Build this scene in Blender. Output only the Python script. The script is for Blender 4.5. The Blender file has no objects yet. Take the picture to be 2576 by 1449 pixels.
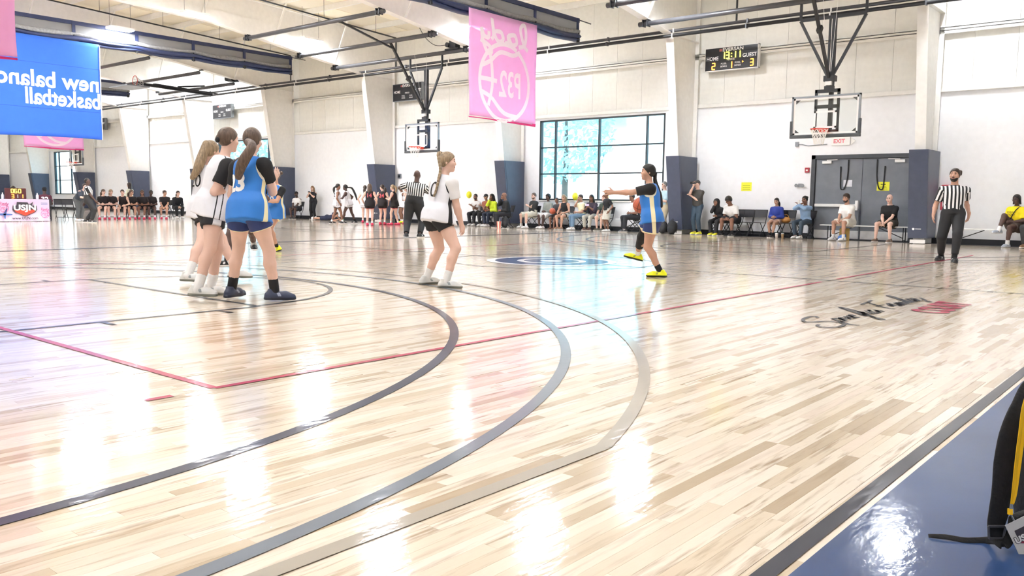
import bpy, bmesh, math, random
import numpy as np
from mathutils import Vector, Matrix
from mathutils.bvhtree import BVHTree

# ------------------------------------------------------------------ camera, light, exposure
scene = bpy.context.scene
COL = scene.collection
FW, FH = 2576, 1449
CAM_H = 1.05
_c = np.array([FW/2, FH/2]); _vl = np.array([-1258.3, 471.2])-_c; _vr = np.array([3092.2, 529.5])-_c
FPX = math.sqrt(-(_vl@_vr))
_X = -np.array([_vl[0], _vl[1], FPX]); _X /= np.linalg.norm(_X)
_Y = np.array([_vr[0], _vr[1], FPX]); _Y /= np.linalg.norm(_Y)
_Z = np.cross(_X, _Y)
RC = np.stack([_X, _Y, _Z], 1)
cam_d = bpy.data.cameras.new('camera'); cam = bpy.data.objects.new('camera', cam_d); COL.objects.link(cam)
cam_d.sensor_width = 36; cam_d.lens = FPX/FW*36; cam_d.clip_end = 400; cam_d.clip_start = .05
_m = Matrix.Identity(4)
for i in range(3):
    _m[i][0] = RC[0, i]; _m[i][1] = -RC[1, i]; _m[i][2] = -RC[2, i]
_m[2][3] = CAM_H
cam.matrix_world = _m
scene.camera = cam
scene.view_settings.view_transform = 'Standard'
scene.view_settings.look = 'None'
scene.view_settings.gamma = 1
scene.view_settings.use_curve_mapping = False
scene.view_settings.exposure = 2.15
scene.cycles.use_denoising = True
scene.cycles.max_bounces = 10
scene.cycles.diffuse_bounces = 6
scene.cycles.transparent_max_bounces = 16
LAMP = 66.0      # radiance of each ceiling lamp lens
SKY = 1.0        # daylight outside the windows

world = bpy.data.worlds.new('sky'); scene.world = world; world.use_nodes = True
_n = world.node_tree.nodes; _l = world.node_tree.links
_bg = _n['Background']; _bg.inputs['Strength'].default_value = SKY
_tc = _n.new('ShaderNodeTexCoord'); _sx = _n.new('ShaderNodeSeparateXYZ'); _cr = _n.new('ShaderNodeValToRGB')
_l.new(_tc.outputs['Generated'], _sx.inputs[0]); _l.new(_sx.outputs[2], _cr.inputs[0]); _l.new(_cr.outputs[0], _bg.inputs[0])
_cr.color_ramp.elements[0].color = (1, 1, 1, 1); _cr.color_ramp.elements[0].position = .03
_cr.color_ramp.elements[1].color = (.2, .8, 1, 1); _cr.color_ramp.elements[1].position = .09
_e = _cr.color_ramp.elements.new(.6); _e.color = (.2, .6, 1, 1)
_nz = _n.new('ShaderNodeTexNoise'); _nz.inputs['Scale'].default_value = 7; _nz.inputs['Detail'].default_value = 6; _l.new(_tc.outputs['Generated'], _nz.inputs['Vector'])
_c2 = _n.new('ShaderNodeValToRGB'); _c2.color_ramp.elements[0].position = .48; _c2.color_ramp.elements[1].position = .62; _l.new(_nz.outputs[0], _c2.inputs[0])
_mx = _n.new('ShaderNodeMix'); _mx.data_type = 'RGBA'; _l.new(_c2.outputs[0], _mx.inputs[0]); _l.new(_cr.outputs[0], _mx.inputs[6]); _mx.inputs[7].default_value = (1.1, 1.1, 1.1, 1); _l.new(_mx.outputs[2], _bg.inputs[0])

def ray(x, y): return RC.T@np.array([x-_c[0], y-_c[1], FPX])
def gnd(x, y, z=0.0):
    d = ray(x, y); t = (z-CAM_H)/d[2]; return Vector((d[0]*t, d[1]*t, z))
def onY(x, y, Y):
    d = ray(x, y); t = Y/d[1]; return Vector((d[0]*t, Y, d[2]*t+CAM_H))
def onX(x, y, X):
    d = ray(x, y); t = X/d[0]; return Vector((X, d[1]*t, d[2]*t+CAM_H))

# ------------------------------------------------------------------ materials
def lin(c):
    if isinstance(c, str):
        c = [int(c[i:i+2], 16)/255 for i in (0, 2, 4)]
    else: c = [v/255 for v in c]
    return tuple((v/12.92 if v <= .04045 else ((v+.055)/1.055)**2.4) for v in c)+(1,)
MATS = {}
class NT:
    def __init__(s, name):
        s.m = bpy.data.materials.new(name); s.m.use_nodes = True
        s.n = s.m.node_tree.nodes; s.l = s.m.node_tree.links; s.b = s.n['Principled BSDF']; s.out = s.n['Material Output']
    def new(s, t, **k):
        q = s.n.new(t)
        for a, v in k.items(): setattr(q, a, v)
        return q
    def math(s, op, a, b=None, c=None):
        q = s.n.new('ShaderNodeMath'); q.operation = op
        for i, v in enumerate((a, b, c)):
            if v is None: continue
            if isinstance(v, (int, float)): q.inputs[i].default_value = v
            else: s.l.new(v, q.inputs[i])
        return q.outputs[0]
    def mix(s, f, a, b):
        q = s.n.new('ShaderNodeMix'); q.data_type = 'RGBA'
        for k, v in ((0, f), (6, a), (7, b)):
            if isinstance(v, (int, float)): q.inputs[k].default_value = v
            elif isinstance(v, tuple): q.inputs[k].default_value = v
            else: s.l.new(v, q.inputs[k])
        return q.outputs[2]
    def ramp(s, f, stops):
        q = s.n.new('ShaderNodeValToRGB'); s.l.new(f, q.inputs[0]); e = q.color_ramp.elements
        while len(e) < len(stops): e.new(.5)
        for el, (p, c) in zip(e, stops): el.position = p; el.color = c
        return q.outputs[0]
    def noise(s, scale, vec=None, detail=3, rough=.5):
        q = s.n.new('ShaderNodeTexNoise'); q.inputs['Scale'].default_value = scale; q.inputs['Detail'].default_value = detail; q.inputs['Roughness'].default_value = rough
        if vec is not None: s.l.new(vec, q.inputs['Vector'])
        return q.outputs[0]
    def obj(s): return s.n.new('ShaderNodeTexCoord').outputs['Object']
    def pos(s): return s.n.new('ShaderNodeNewGeometry').outputs['Position']
    def scale(s, vec, sc):
        q = s.n.new('ShaderNodeMapping'); q.inputs['Scale'].default_value = sc; s.l.new(vec, q.inputs['Vector']); return q.outputs[0]
    def bump(s, h, strength=.3, dist=.01, inp='Normal'):
        q = s.n.new('ShaderNodeBump'); q.inputs['Strength'].default_value = strength; q.inputs['Distance'].default_value = dist
        s.l.new(h, q.inputs['Height']); s.l.new(q.outputs[0], s.b.inputs[inp])
    def set(s, **k):
        for a, v in k.items():
            i = s.b.inputs[a.replace('_', ' ')]
            if isinstance(v, (int, float, tuple)): i.default_value = v
            else: s.l.new(v, i)

def mat(name, col, rough=.6, metal=0, var=.08, nscale=6, bump=0, bscale=60, spec=.5, coat=0):
    if name in MATS: return MATS[name]
    t = NT(name); c = lin(col) if not (isinstance(col, tuple) and len(col) == 4) else col
    v = t.noise(nscale, t.obj())
    d = tuple(max(0, x*(1-var)) for x in c[:3])+(1,); u = tuple(min(1, x*(1+var)) for x in c[:3])+(1,)
    t.set(Base_Color=t.ramp(v, [(.3, d), (.7, u)]), Roughness=rough, Metallic=metal, Specular_IOR_Level=spec, Coat_Weight=coat)
    if bump: t.bump(t.noise(bscale, t.obj()), bump, .004)
    MATS[name] = t.m; return t.m
def emit(name, col, strength):
    if name in MATS: return MATS[name]
    t = NT(name); c = lin(col); v = t.noise(3, t.obj())
    t.set(Base_Color=(0, 0, 0, 1), Emission_Color=t.ramp(v, [(.0, c), (1, c)]), Emission_Strength=strength)
    MATS[name] = t.m; return t.m
def tone(name, base, c2='FFFFFF', c3='000000', rough=.8, var=.1, nscale=9, sheen=0, bump=.25, bscale=45):
    """cloth / skin material: attribute s1>0 shows c2, s2>0 shows c3"""
    if name in MATS: return MATS[name]
    t = NT(name); c = lin(base)
    v = t.noise(nscale, t.obj(), 4)
    d = tuple(x*(1-var) for x in c[:3])+(1,); u = tuple(min(1, x*(1+var)) for x in c[:3])+(1,)
    col = t.ramp(v, [(.3, d), (.7, u)])
    for a, cc in (('s1', c2), ('s2', c3)):
        q = t.new('ShaderNodeAttribute'); q.attribute_name = a
        col = t.mix(t.math('GREATER_THAN', q.outputs['Fac'], 0.0), col, lin(cc))
    t.set(Base_Color=col, Roughness=rough, Sheen_Weight=sheen)
    if bump: t.bump(t.noise(bscale, t.obj(), 2), bump, .006)
    MATS[name] = t.m; return t.m

# ------------------------------------------------------------------ mesh helpers
class MB:
    def __init__(s): s.v = []; s.f = []
    def add(s, v, f):
        o = len(s.v); s.v += [tuple(p) for p in v]; s.f += [tuple(i+o for i in q) for q in f]; return s
    def box(s, x0, x1, y0, y1, z0, z1):
        v = [(x, y, z) for z in (z0, z1) for y in (y0, y1) for x in (x0, x1)]
        return s.add(v, [(0, 2, 3, 1), (4, 5, 7, 6), (0, 1, 5, 4), (2, 6, 7, 3), (0, 4, 6, 2), (1, 3, 7, 5)])
    def cbox(s, c, sz): return s.box(c[0]-sz[0]/2, c[0]+sz[0]/2, c[1]-sz[1]/2, c[1]+sz[1]/2, c[2]-sz[2]/2, c[2]+sz[2]/2)
    def tube(s, pts, r, n=8, closed=False, cap=True):
        pts = [Vector(p) for p in pts]; N = len(pts); rings = []
        rr = r if isinstance(r, (list, tuple)) else [r]*N
        up = None; V = []
        for i, p in enumerate(pts):
            a = pts[(i-1) % N] if (closed or i > 0) else p; b = pts[(i+1) % N] if (closed or i < N-1) else p
            t = (b-a).normalized()
            if up is None:
                up = Vector((0, 0, 1)) if abs(t.z) < .9 else Vector((1, 0, 0))
            u = t.cross(up).normalized(); w = u.cross(t).normalized(); up = w
            for k in range(n):
                an = 2*math.pi*k/n; V.append(p+(u*math.cos(an)+w*math.sin(an))*rr[i])
        F = []
        for i in range(N if closed else N-1):
            j = (i+1) % N
            for k in range(n): F.append((i*n+k, i*n+(k+1) % n, j*n+(k+1) % n, j*n+k))
        if cap and not closed: F.append(tuple(range(n))[::-1]); F.append(tuple(range((N-1)*n, N*n)))
        return s.add(V, F)
    def bar(s, a, b, w, h=None, up=(0, 0, 1)):
        a = Vector(a); b = Vector(b); h = h or w; t = (b-a).normalized(); u = Vector(up)
        if abs(t.dot(u)) > .95: u = Vector((1, 0, 0))
        x = t.cross(u).normalized()*w/2; y = x.cross(t).normalized()*h/2
        v = [p+sx*x+sy*y for p in (a, b) for sx, sy in ((-1, -1), (1, -1), (1, 1), (-1, 1))]
        return s.add(v, [(3, 2, 1, 0), (4, 5, 6, 7)]+[(i, (i+1) % 4, 4+(i+1) % 4, 4+i) for i in range(4)])
    def prism(s, poly, a, b):
        """poly: list of points (Vectors) for cap a; extruded by vector b-a"""
        n = len(poly); d = Vector(b)-Vector(a)
        v = [Vector(p) for p in poly]+[Vector(p)+d for p in poly]
        return s.add(v, [tuple(range(n))[::-1], tuple(range(n, 2*n))]+[(i, (i+1) % n, n+(i+1) % n, n+i) for i in range(n)])
    def lathe(s, prof, c, n=16, axis='z'):
        V = []; F = []
        for r, z in prof:
            for k in range(n):
                an = 2*math.pi*k/n; p = (r*math.cos(an), r*math.sin(an), z)
                if axis == 'y': p = (p[0], p[2], p[1])
                V.append((c[0]+p[0], c[1]+p[1], c[2]+p[2]))
        for i in range(len(prof)-1):
            for k in range(n): F.append((i*n+k, i*n+(k+1) % n, (i+1)*n+(k+1) % n, (i+1)*n+k))
        F.append(tuple(range(n))[::-1]); F.append(tuple(range((len(prof)-1)*n, len(prof)*n)))
        return s.add(V, F)
    def sphere(s, c, r, n=16, m=10, sc=(1, 1, 1)):
        V = []; F = []
        for i in range(m+1):
            a = math.pi*i/m
            for k in range(n):
                b = 2*math.pi*k/n; V.append((c[0]+r*sc[0]*math.sin(a)*math.cos(b), c[1]+r*sc[1]*math.sin(a)*math.sin(b), c[2]+r*sc[2]*math.cos(a)))
        for i in range(m):
            for k in range(n): F.append((i*n+k, (i+1)*n+k, (i+1)*n+(k+1) % n, i*n+(k+1) % n))
        return s.add(V, F)
    def mesh(s, name, m, smooth=False):
        me = bpy.data.meshes.new(name); me.from_pydata([tuple(p) for p in s.v], [], s.f); me.update()
        bm = bmesh.new(); bm.from_mesh(me); bmesh.ops.recalc_face_normals(bm, faces=bm.faces); bm.to_mesh(me); bm.free()
        if m: me.materials.append(m)
        if smooth: me.polygons.foreach_set('use_smooth', [True]*len(me.polygons))
        return me
    def build(s, name, m, parent=None, smooth=False, bevel=0, loc=None):
        o = bpy.data.objects.new(name, s.mesh(name, m, smooth)); COL.objects.link(o)
        if parent: o.parent = parent
        if loc: o.location = loc
        if bevel:
            b = o.modifiers.new('bevel', 'BEVEL'); b.width = bevel; b.segments = 2; b.limit_method = 'ANGLE'
        return o
def tag(o, label=None, cat=None, group=None, kind=None):
    if label: o['label'] = label
    if cat: o['category'] = cat
    if group: o['group'] = group
    if kind: o['kind'] = kind
    return o
def empty(name, loc=(0, 0, 0), rz=0, label=None, cat=None, group=None, kind=None):
    o = bpy.data.objects.new(name, None); COL.objects.link(o); o.location = loc; o.rotation_euler = (0, 0, rz); o.empty_display_size = .1
    return tag(o, label, cat, group, kind)
def copy_tree(o, parent=None):
    c = o.copy(); COL.objects.link(c); c.parent = parent
    for ch in list(o.children): copy_tree(ch, c)
    return c
def struct(o): return tag(o, kind='structure')

def text_mesh(body, size, bold=0, shear=0, spacing=1):
    cu = bpy.data.curves.new('lettering', 'FONT'); cu.body = body; cu.size = size; cu.offset = bold; cu.shear = shear
    cu.space_character = spacing; cu.align_x = 'CENTER'; cu.align_y = 'CENTER'; cu.resolution_u = 3
    ob = bpy.data.objects.new('lettering', cu); COL.objects.link(ob)
    dg = bpy.context.evaluated_depsgraph_get(); me = bpy.data.meshes.new_from_object(ob.evaluated_get(dg))
    V = np.array([v.co[:] for v in me.vertices]).reshape(-1, 3); F = [tuple(p.vertices) for p in me.polygons]
    bpy.data.objects.remove(ob); bpy.data.curves.remove(cu); bpy.data.meshes.remove(me)
    return V, F
def text(body, size, m, parent, o, u, v, bold=0, shear=0, spacing=1, name='lettering', width=None):
    """flat lettering: centre o, baseline direction u, up direction v (parent-local)"""
    V, F = text_mesh(body, size, bold, shear, spacing)
    if width:
        w = V[:, 0].max()-V[:, 0].min(); V[:, 0] *= width/w
    o = Vector(o); u = Vector(u); v = Vector(v)
    b = MB(); b.add([o+u*float(p[0])+v*float(p[1]) for p in V], F)
    return b.build(name, m, parent)
def ribbon(pts, w, o, u, v, mb, closed=False):
    """flat stroke along 2d points in plane o,u,v"""
    P = [Vector((p[0], p[1])) for p in pts]; n = len(P); o = Vector(o); u = Vector(u); v = Vector(v); V = []
    for i, p in enumerate(P):
        a = P[(i-1) % n] if closed or i else p; b = P[(i+1) % n] if closed or i < n-1 else p
        t = (b-a); t = t.normalized() if t.length > 1e-9 else Vector((1, 0)); q = Vector((-t.y, t.x))*w/2
        for z in (p+q, p-q): V.append(o+u*z.x+v*z.y)
    F = [(2*i, 2*i+1, 2*((i+1) % n)+1, 2*((i+1) % n)) for i in range(n if closed else n-1)]
    mb.add(V, F)
def circle2(cx, cy, r, n=40, a0=0, a1=2*math.pi):
    return [(cx+r*math.cos(a0+(a1-a0)*i/n), cy+r*math.sin(a0+(a1-a0)*i/n)) for i in range(n+1)]
def smooth_path(pts, n=6):
    P = [Vector(p) for p in pts]; out = []
    for i in range(len(P)-1):
        p0 = P[max(i-1, 0)]; p1 = P[i]; p2 = P[i+1]; p3 = P[min(i+2, len(P)-1)]
        for k in range(n):
            t = k/n; out.append(.5*((2*p1)+(p2-p0)*t+(2*p0-5*p1+4*p2-p3)*t*t+(3*p1-p0-3*p2+p3)*t**3))
    out.append(P[-1]); return out
# ------------------------------------------------------------------ shared materials
random.seed(7)
def wood(name, plank):
    t = NT(name); P = t.pos(); s = t.new('ShaderNodeSeparateXYZ'); t.l.new(P, s.inputs[0]); X, Y = s.outputs[0], s.outputs[1]
    if plank:
        r = t.new('ShaderNodeObjectInfo').outputs['Random']; r2 = t.math('FRACT', t.math('MULTIPLY', r, 37.7))
    else:
        row = t.math('FLOOR', t.math('DIVIDE', X, .0572))
        w = t.new('ShaderNodeTexWhiteNoise', noise_dimensions='1D'); t.l.new(row, w.inputs['W'])
        L = t.math('ADD', t.math('MULTIPLY', w.outputs['Value'], .45), .4)
        idn = t.math('FLOOR', t.math('DIVIDE', t.math('ADD', Y, t.math('MULTIPLY', w.outputs['Value'], 17.0)), L))
        w2 = t.new('ShaderNodeTexWhiteNoise', noise_dimensions='2D'); cb = t.new('ShaderNodeCombineXYZ'); t.l.new(row, cb.inputs[0]); t.l.new(idn, cb.inputs[1]); t.l.new(cb.outputs[0], w2.inputs['Vector'])
        r = w2.outputs['Value']; r2 = t.math('FRACT', t.math('MULTIPLY', r, 37.7))
    base = t.ramp(r, [(.0, lin('AE9A7E')), (.1, lin('C2B094')), (.24, lin('D8CAB4')), (.6, lin('E3D7C5')), (.85, lin('EADFD0')), (1, lin('D2BDA8'))])
    # grain: long darker figure along the board, different on every board
    cb = t.new('ShaderNodeCombineXYZ'); t.l.new(t.math('ADD', t.math('MULTIPLY', X, 34), t.math('MULTIPLY', r, 90)), cb.inputs[0]); t.l.new(t.math('ADD', t.math('MULTIPLY', Y, 2.6), t.math('MULTIPLY', r2, 40)), cb.inputs[1])
    g = t.noise(1.0, cb.outputs[0], 4, .55)
    st = t.ramp(g, [(.5, (0, 0, 0, 1)), (.68, (1, 1, 1, 1))])
    col = t.mix(t.math('MULTIPLY', st, t.math('MULTIPLY', r2, .95)), base, lin('8E7452'))
    cb2 = t.new('ShaderNodeCombineXYZ'); t.l.new(t.math('MULTIPLY', X, 260), cb2.inputs[0]); t.l.new(t.math('MULTIPLY', Y, 9), cb2.inputs[1])
    fine = t.noise(1.0, cb2.outputs[0], 2)
    col = t.mix(t.math('MULTIPLY', fine, .14), col, lin('B79C77'))
    t.set(Base_Color=col, Roughness=.42, Coat_Weight=1.0, Coat_Roughness=.085, Coat_IOR=1.42, Specular_IOR_Level=.15)
    h = t.math('ADD', t.math('MULTIPLY', t.noise(26, t.scale(P, (1, .35, 1)), 2), 1.0), t.math('MULTIPLY', t.noise(170, P, 1), .12))
    t.bump(h, .11, .01, 'Coat Normal')
    MATS[name] = t.m; return t.m
def paint(name, col, var=.06):
    t = NT(name); P = t.pos(); c = lin(col)
    v = t.noise(1.7, P, 4); d = tuple(x*(1-var) for x in c[:3])+(1,); u = tuple(min(1, x*(1+var)) for x in c[:3])+(1,)
    t.set(Base_Color=t.ramp(v, [(.3, d), (.7, u)]), Roughness=.45, Coat_Weight=.5, Coat_Roughness=.085, Coat_IOR=1.32, Specular_IOR_Level=.1)
    h = t.math('ADD', t.math('MULTIPLY', t.noise(26, t.scale(P, (1, .35, 1)), 2), 1.0), t.math('MULTIPLY', t.noise(170, P, 1), .12))
    t.bump(h, .11, .01, 'Coat Normal')
    MATS[name] = t.m; return t.m
M_WOOD = wood('maple_floor', False); M_PLANK = wood('maple_board', True)
P_NAVY = paint('navy_court_paint', '2A2D3A'); P_BLUE = paint('blue_court_paint', '28426F', .12); P_RED = paint('red_court_paint', 'A82B4B')
P_DARK = paint('charcoal_court_paint', '34384A'); P_GREY = paint('grey_court_paint', '737A84'); P_TAN = paint('tan_court_paint', 'A79F92'); P_BLACK = paint('black_court_paint', '26262A'); P_WHITE = paint('white_court_paint', 'E8EAEE')
M_WALL = mat('white_wall_paint', 'F3F5F9', .55, var=.02); M_PANEL = mat('cream_metal_panel', 'EFEFEA', .5, var=.03)
M_STEEL = mat('white_frame_paint', 'EDECE8', .5, var=.03); M_CEIL = mat('cream_ceiling_liner', 'E9E3D2', .6, var=.05, nscale=.6)
M_BASE = mat('black_rubber', '2A2C30', .6); M_NAVYPAD = mat('navy_vinyl', '454D62', .38, var=.07, bump=.15, bscale=5)
M_BLACK = mat('black_steel', '26282C', .42); M_GREYST = mat('grey_steel_pipe', '55565A', .4, .3); M_ALU = mat('brushed_aluminium', '8C9298', .35, .6)
M_NAVY = mat('navy_curtain_vinyl', '2B3558', .5, var=.15); M_MESH = mat('grey_curtain_mesh', '8E8F90', .8, var=.2, nscale=14)
M_FRAME = mat('dark_window_frame', '2A3438', .4); M_DOOR = mat('grey_door_paint', '7A808A', .42, var=.12, nscale=2.2, bump=.2, bscale=4)
M_WHITE = mat('white_plastic', 'F4F4F2', .4, var=.02); M_ORANGE = mat('orange_rim_paint', 'E0432E', .4); M_NET = mat('white_net_cord', 'F2F0EC', .8)
M_LETTER = mat('white_print', 'F6F6F6', .6, var=.02)
def glass(name, tint=(.93, .98, 1, 1), mixf=.08):
    t = NT(name); tr = t.new('ShaderNodeBsdfTransparent'); gl = t.new('ShaderNodeBsdfGlossy'); mx = t.new('ShaderNodeMixShader'); fr = t.new('ShaderNodeLayerWeight')
    tr.inputs[0].default_value = tint; gl.inputs['Roughness'].default_value = .02
    n = t.noise(2, t.obj()); t.l.new(t.math('ADD', t.math('MULTIPLY', n, .02), .01), gl.inputs['Roughness'])
    t.l.new(t.math('ADD', t.math('MULTIPLY', t.math('POWER', fr.outputs['Facing'], 5.0), .9), .04), mx.inputs[0]); t.l.new(tr.outputs[0], mx.inputs[1]); t.l.new(gl.outputs[0], mx.inputs[2]); t.l.new(mx.outputs[0], t.out.inputs[0])
    MATS[name] = t.m; return t.m
M_GLASS = glass('window_glass'); M_BOARDGLASS = glass('backboard_glass', (.96, .98, .97, 1))
def fabric(name, col, transl=.5, transp=.15):
    t = NT(name); c = lin(col); n = t.noise(3, t.obj()); col_ = t.ramp(n, [(.3, tuple(x*.95 for x in c[:3])+(1,)), (.7, c)])
    d = t.new('ShaderNodeBsdfDiffuse'); tl = t.new('ShaderNodeBsdfTranslucent'); tr = t.new('ShaderNodeBsdfTransparent')
    for q in (d, tl, tr): t.l.new(col_, q.inputs[0])
    m1 = t.new('ShaderNodeMixShader'); m1.inputs[0].default_value = transl; t.l.new(d.outputs[0], m1.inputs[1]); t.l.new(tl.outputs[0], m1.inputs[2])
    m2 = t.new('ShaderNodeMixShader'); m2.inputs[0].default_value = transp; t.l.new(m1.outputs[0], m2.inputs[1]); t.l.new(tr.outputs[0], m2.inputs[2]); t.l.new(m2.outputs[0], t.out.inputs[0])
    MATS[name] = t.m; return t.m
M_PINKB = fabric('pink_banner_cloth', 'F8CCF0', .5, .05); M_BLUEB = fabric('blue_banner_cloth', '5C94EE', .45, .25); M_PINKHEM = fabric('pink_banner_hem', 'E85A9C', .4, .0); M_PRINT = fabric('white_banner_print', 'FFFFFF', .35, .0)

YW = 26.6; BAY = 7.605; XC0 = -6.62
def xk(k): return XC0-BAY*k
def zc(Y): return 8.4+.055*(YW-Y)
XR, XL, YF = 6.0, -84.0, -14.0

# ------------------------------------------------------------------ floor
YS = 26.0                                  # hardwood ends, dark rubber strip begins
floor = struct(MB().box(XL, XR, YF, YS, -.12, 0).build('floor', M_WOOD))
struct(MB().box(XL, XR, YS, YW+.2, -.12, .002).build('trim_1', M_BASE))
# the nearest boards, one object each
plank_mesh = {}
def plank(x0, y0, L):
    k = round(L, 2)
    if k not in plank_mesh:
        w = .0572; g = .00022; b = .0004; V = []; h = .002
        V = [(g, g, 0), (w-g, g, 0), (w-g, L-g, 0), (g, L-g, 0), (g, g, h-.0005), (w-g, g, h-.0005), (w-g, L-g, h-.0005), (g, L-g, h-.0005), (g+b, g+b, h), (w-g-b, g+b, h), (w-g-b, L-g-b, h), (g+b, L-g-b, h)]
        F = [(0, 1, 5, 4), (1, 2, 6, 5), (2, 3, 7, 6), (3, 0, 4, 7), (4, 5, 9, 8), (5, 6, 10, 9), (6, 7, 11, 10), (7, 4, 8, 11), (8, 9, 10, 11)]
        plank_mesh[k] = MB().add(V, F).mesh('plank', M_PLANK)
    o = bpy.data.objects.new('plank', plank_mesh[k]); COL.objects.link(o); o.parent = floor; o.location = (x0, y0, 0)
def visible(x, y):
    q = RC@np.array([x, y, -CAM_H])
    if q[2] < .5: return None
    px = _c+FPX*q[:2]/q[2]
    return q[2] if -60 < px[0] < FW+60 and px[1] < FH+60 else None
nplank = 0
LENS = [.44, .58, .72, .86, 1.0, 1.14]
rows = []
for i in range(0, 90):
    x0 = -.985-.0572*(i+1); ys = [y for y in np.arange(.2, 6, .04) if (lambda d: d is not None and d < 4.75)(visible(x0+.028, y))]
    if not ys: continue
    y = min(ys)-random.uniform(0, .5); y1 = max(ys)
    while y < y1:
        L = random.choice(LENS); plank(x0, y, L); y += L; nplank += 1
print('planks', nplank)
# painted court lines: thin coats on the boards, parts of the floor
LZ = .0032; _lz = [0]
def coat(name, verts, faces, m):
    _lz[0] += 1; z = LZ+.0001*(_lz[0] % 30)
    return MB().add([(a, b, z) for a, b in verts], faces).build(name, m, floor)
def line_y(x, y0, y1, w, m, name='court_line'): return coat(name, [(x-w/2, y0), (x+w/2, y0), (x+w/2, y1), (x-w/2, y1)], [(0, 1, 2, 3)], m)
def line_x(y, x0, x1, w, m, name='court_line'): return coat(name, [(x0, y-w/2), (x1, y-w/2), (x1, y+w/2), (x0, y+w/2)], [(0, 1, 2, 3)], m)
def arc(cx, cy, r, a0, a1, w, m, name='court_arc', n=96):
    V = []
    for i in range(n+1):
        a = math.radians(a0+(a1-a0)*i/n)
        for q in (r-w/2, r+w/2): V.append((cx+q*math.cos(a), cy+q*math.sin(a)))
    return coat(name, V, [(2*i, 2*i+1, 2*i+3, 2*i+2) for i in range(n)], m)
def disc(cx, cy, r, m, name='centre_logo', n=48): return coat(name, [(cx+r*math.cos(6.2832*i/n), cy+r*math.sin(6.2832*i/n)) for i in range(n)], [tuple(range(n))], m)
xs0, xs1, xs2 = gnd(1886, 1449).x, gnd(1955, 1449).x, gnd(1985, 1449).x
YE = 24.75
coat('sideline', [(xs0, -1), (xs1, -1), (xs1, YE), (xs0, YE)], [(0, 1, 2, 3)], P_NAVY)
coat('painted_apron', [(xs2, -2), (1.6, -2), (1.6, YE), (xs2, YE)], [(0, 1, 2, 3)], P_BLUE)
CX = -8.93; CYN = .62; MID = 11.9
line_y(-17.25, -1, YE, .26, P_NAVY, 'sideline')
line_x(MID, -17.1, xs0, .05, P_BLACK)
def court(dx, ends=(0, 1)):
    for e in ends:
        fy = (lambda y: y) if e == 0 else (lambda y: 2*MID-y)
        s = 1 if e == 0 else -1
        for x in (-7.11, -10.87): line_y(dx+x, min(fy(-1), fy(4.66)), max(fy(-1), fy(4.66)), .05, P_BLACK, 'lane_line')
        line_x(fy(4.66), dx-10.87, dx-7.11, .05, P_BLACK, 'free_throw_line')
        arc(dx-8.99, fy(4.66), 1.83, 0, s*180, .05, P_BLACK, 'free_throw_arc', 48)
        for yy in (1.9, 3.15, 4.22):
            for x, sg in ((-7.08, 1), (-10.9, -1)): coat('lane_mark', [(dx+x, fy(yy)-.025), (dx+x+sg*.2, fy(yy)-.025), (dx+x+sg*.2, fy(yy)+.025), (dx+x, fy(yy)+.025)], [(0, 1, 2, 3)], P_BLACK)
        for r, m, w, c in ((6.0, P_DARK, .07, 6.0), (6.83, P_GREY, .07, 6.83), (7.34, P_TAN, .07, 6.95)):
            a = math.degrees(math.acos(c/r)) if c < r else 0
            arc(dx+CX, fy(CYN), r, s*a, s*(180-a), w, m, 'three_point_arc')
            yb = CYN+r*math.sin(math.radians(a))
            for sg in (-1, 1): line_y(dx+CX+sg*c, min(fy(-1), fy(yb)), max(fy(-1), fy(yb)), w, m, 'three_point_line')
court(0); court(-15.4, (1,))
arc(-9.1, MID, 1.83, 0, 360, .05, P_BLACK, 'centre_circle'); disc(-9.1, MID, 1.15, P_WHITE, 'centre_logo'); disc(-9.1, MID, 1.0, P_BLUE, 'centre_logo'); arc(-9.1, MID, .55, 0, 360, .12, P_WHITE, 'centre_logo'); disc(-9.1, MID, .2, P_WHITE, 'centre_logo')
# volleyball lines
line_y(-4.2, 2.46, MID-.3, .05, P_RED); line_y(-4.2, MID+.3, 20.6, .05, P_RED); line_x(2.46, -13.2, -4.2, .05, P_RED); line_y(-13.2, 2.46, 20.6, .05, P_RED); line_x(20.6, -13.2, -4.2, .05, P_RED)
_a, _b = gnd(362, 1008), gnd(436, 998); line_y((_a.x+_b.x)/2, _a.y, _b.y, .05, P_RED, 'serving_mark')
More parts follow.
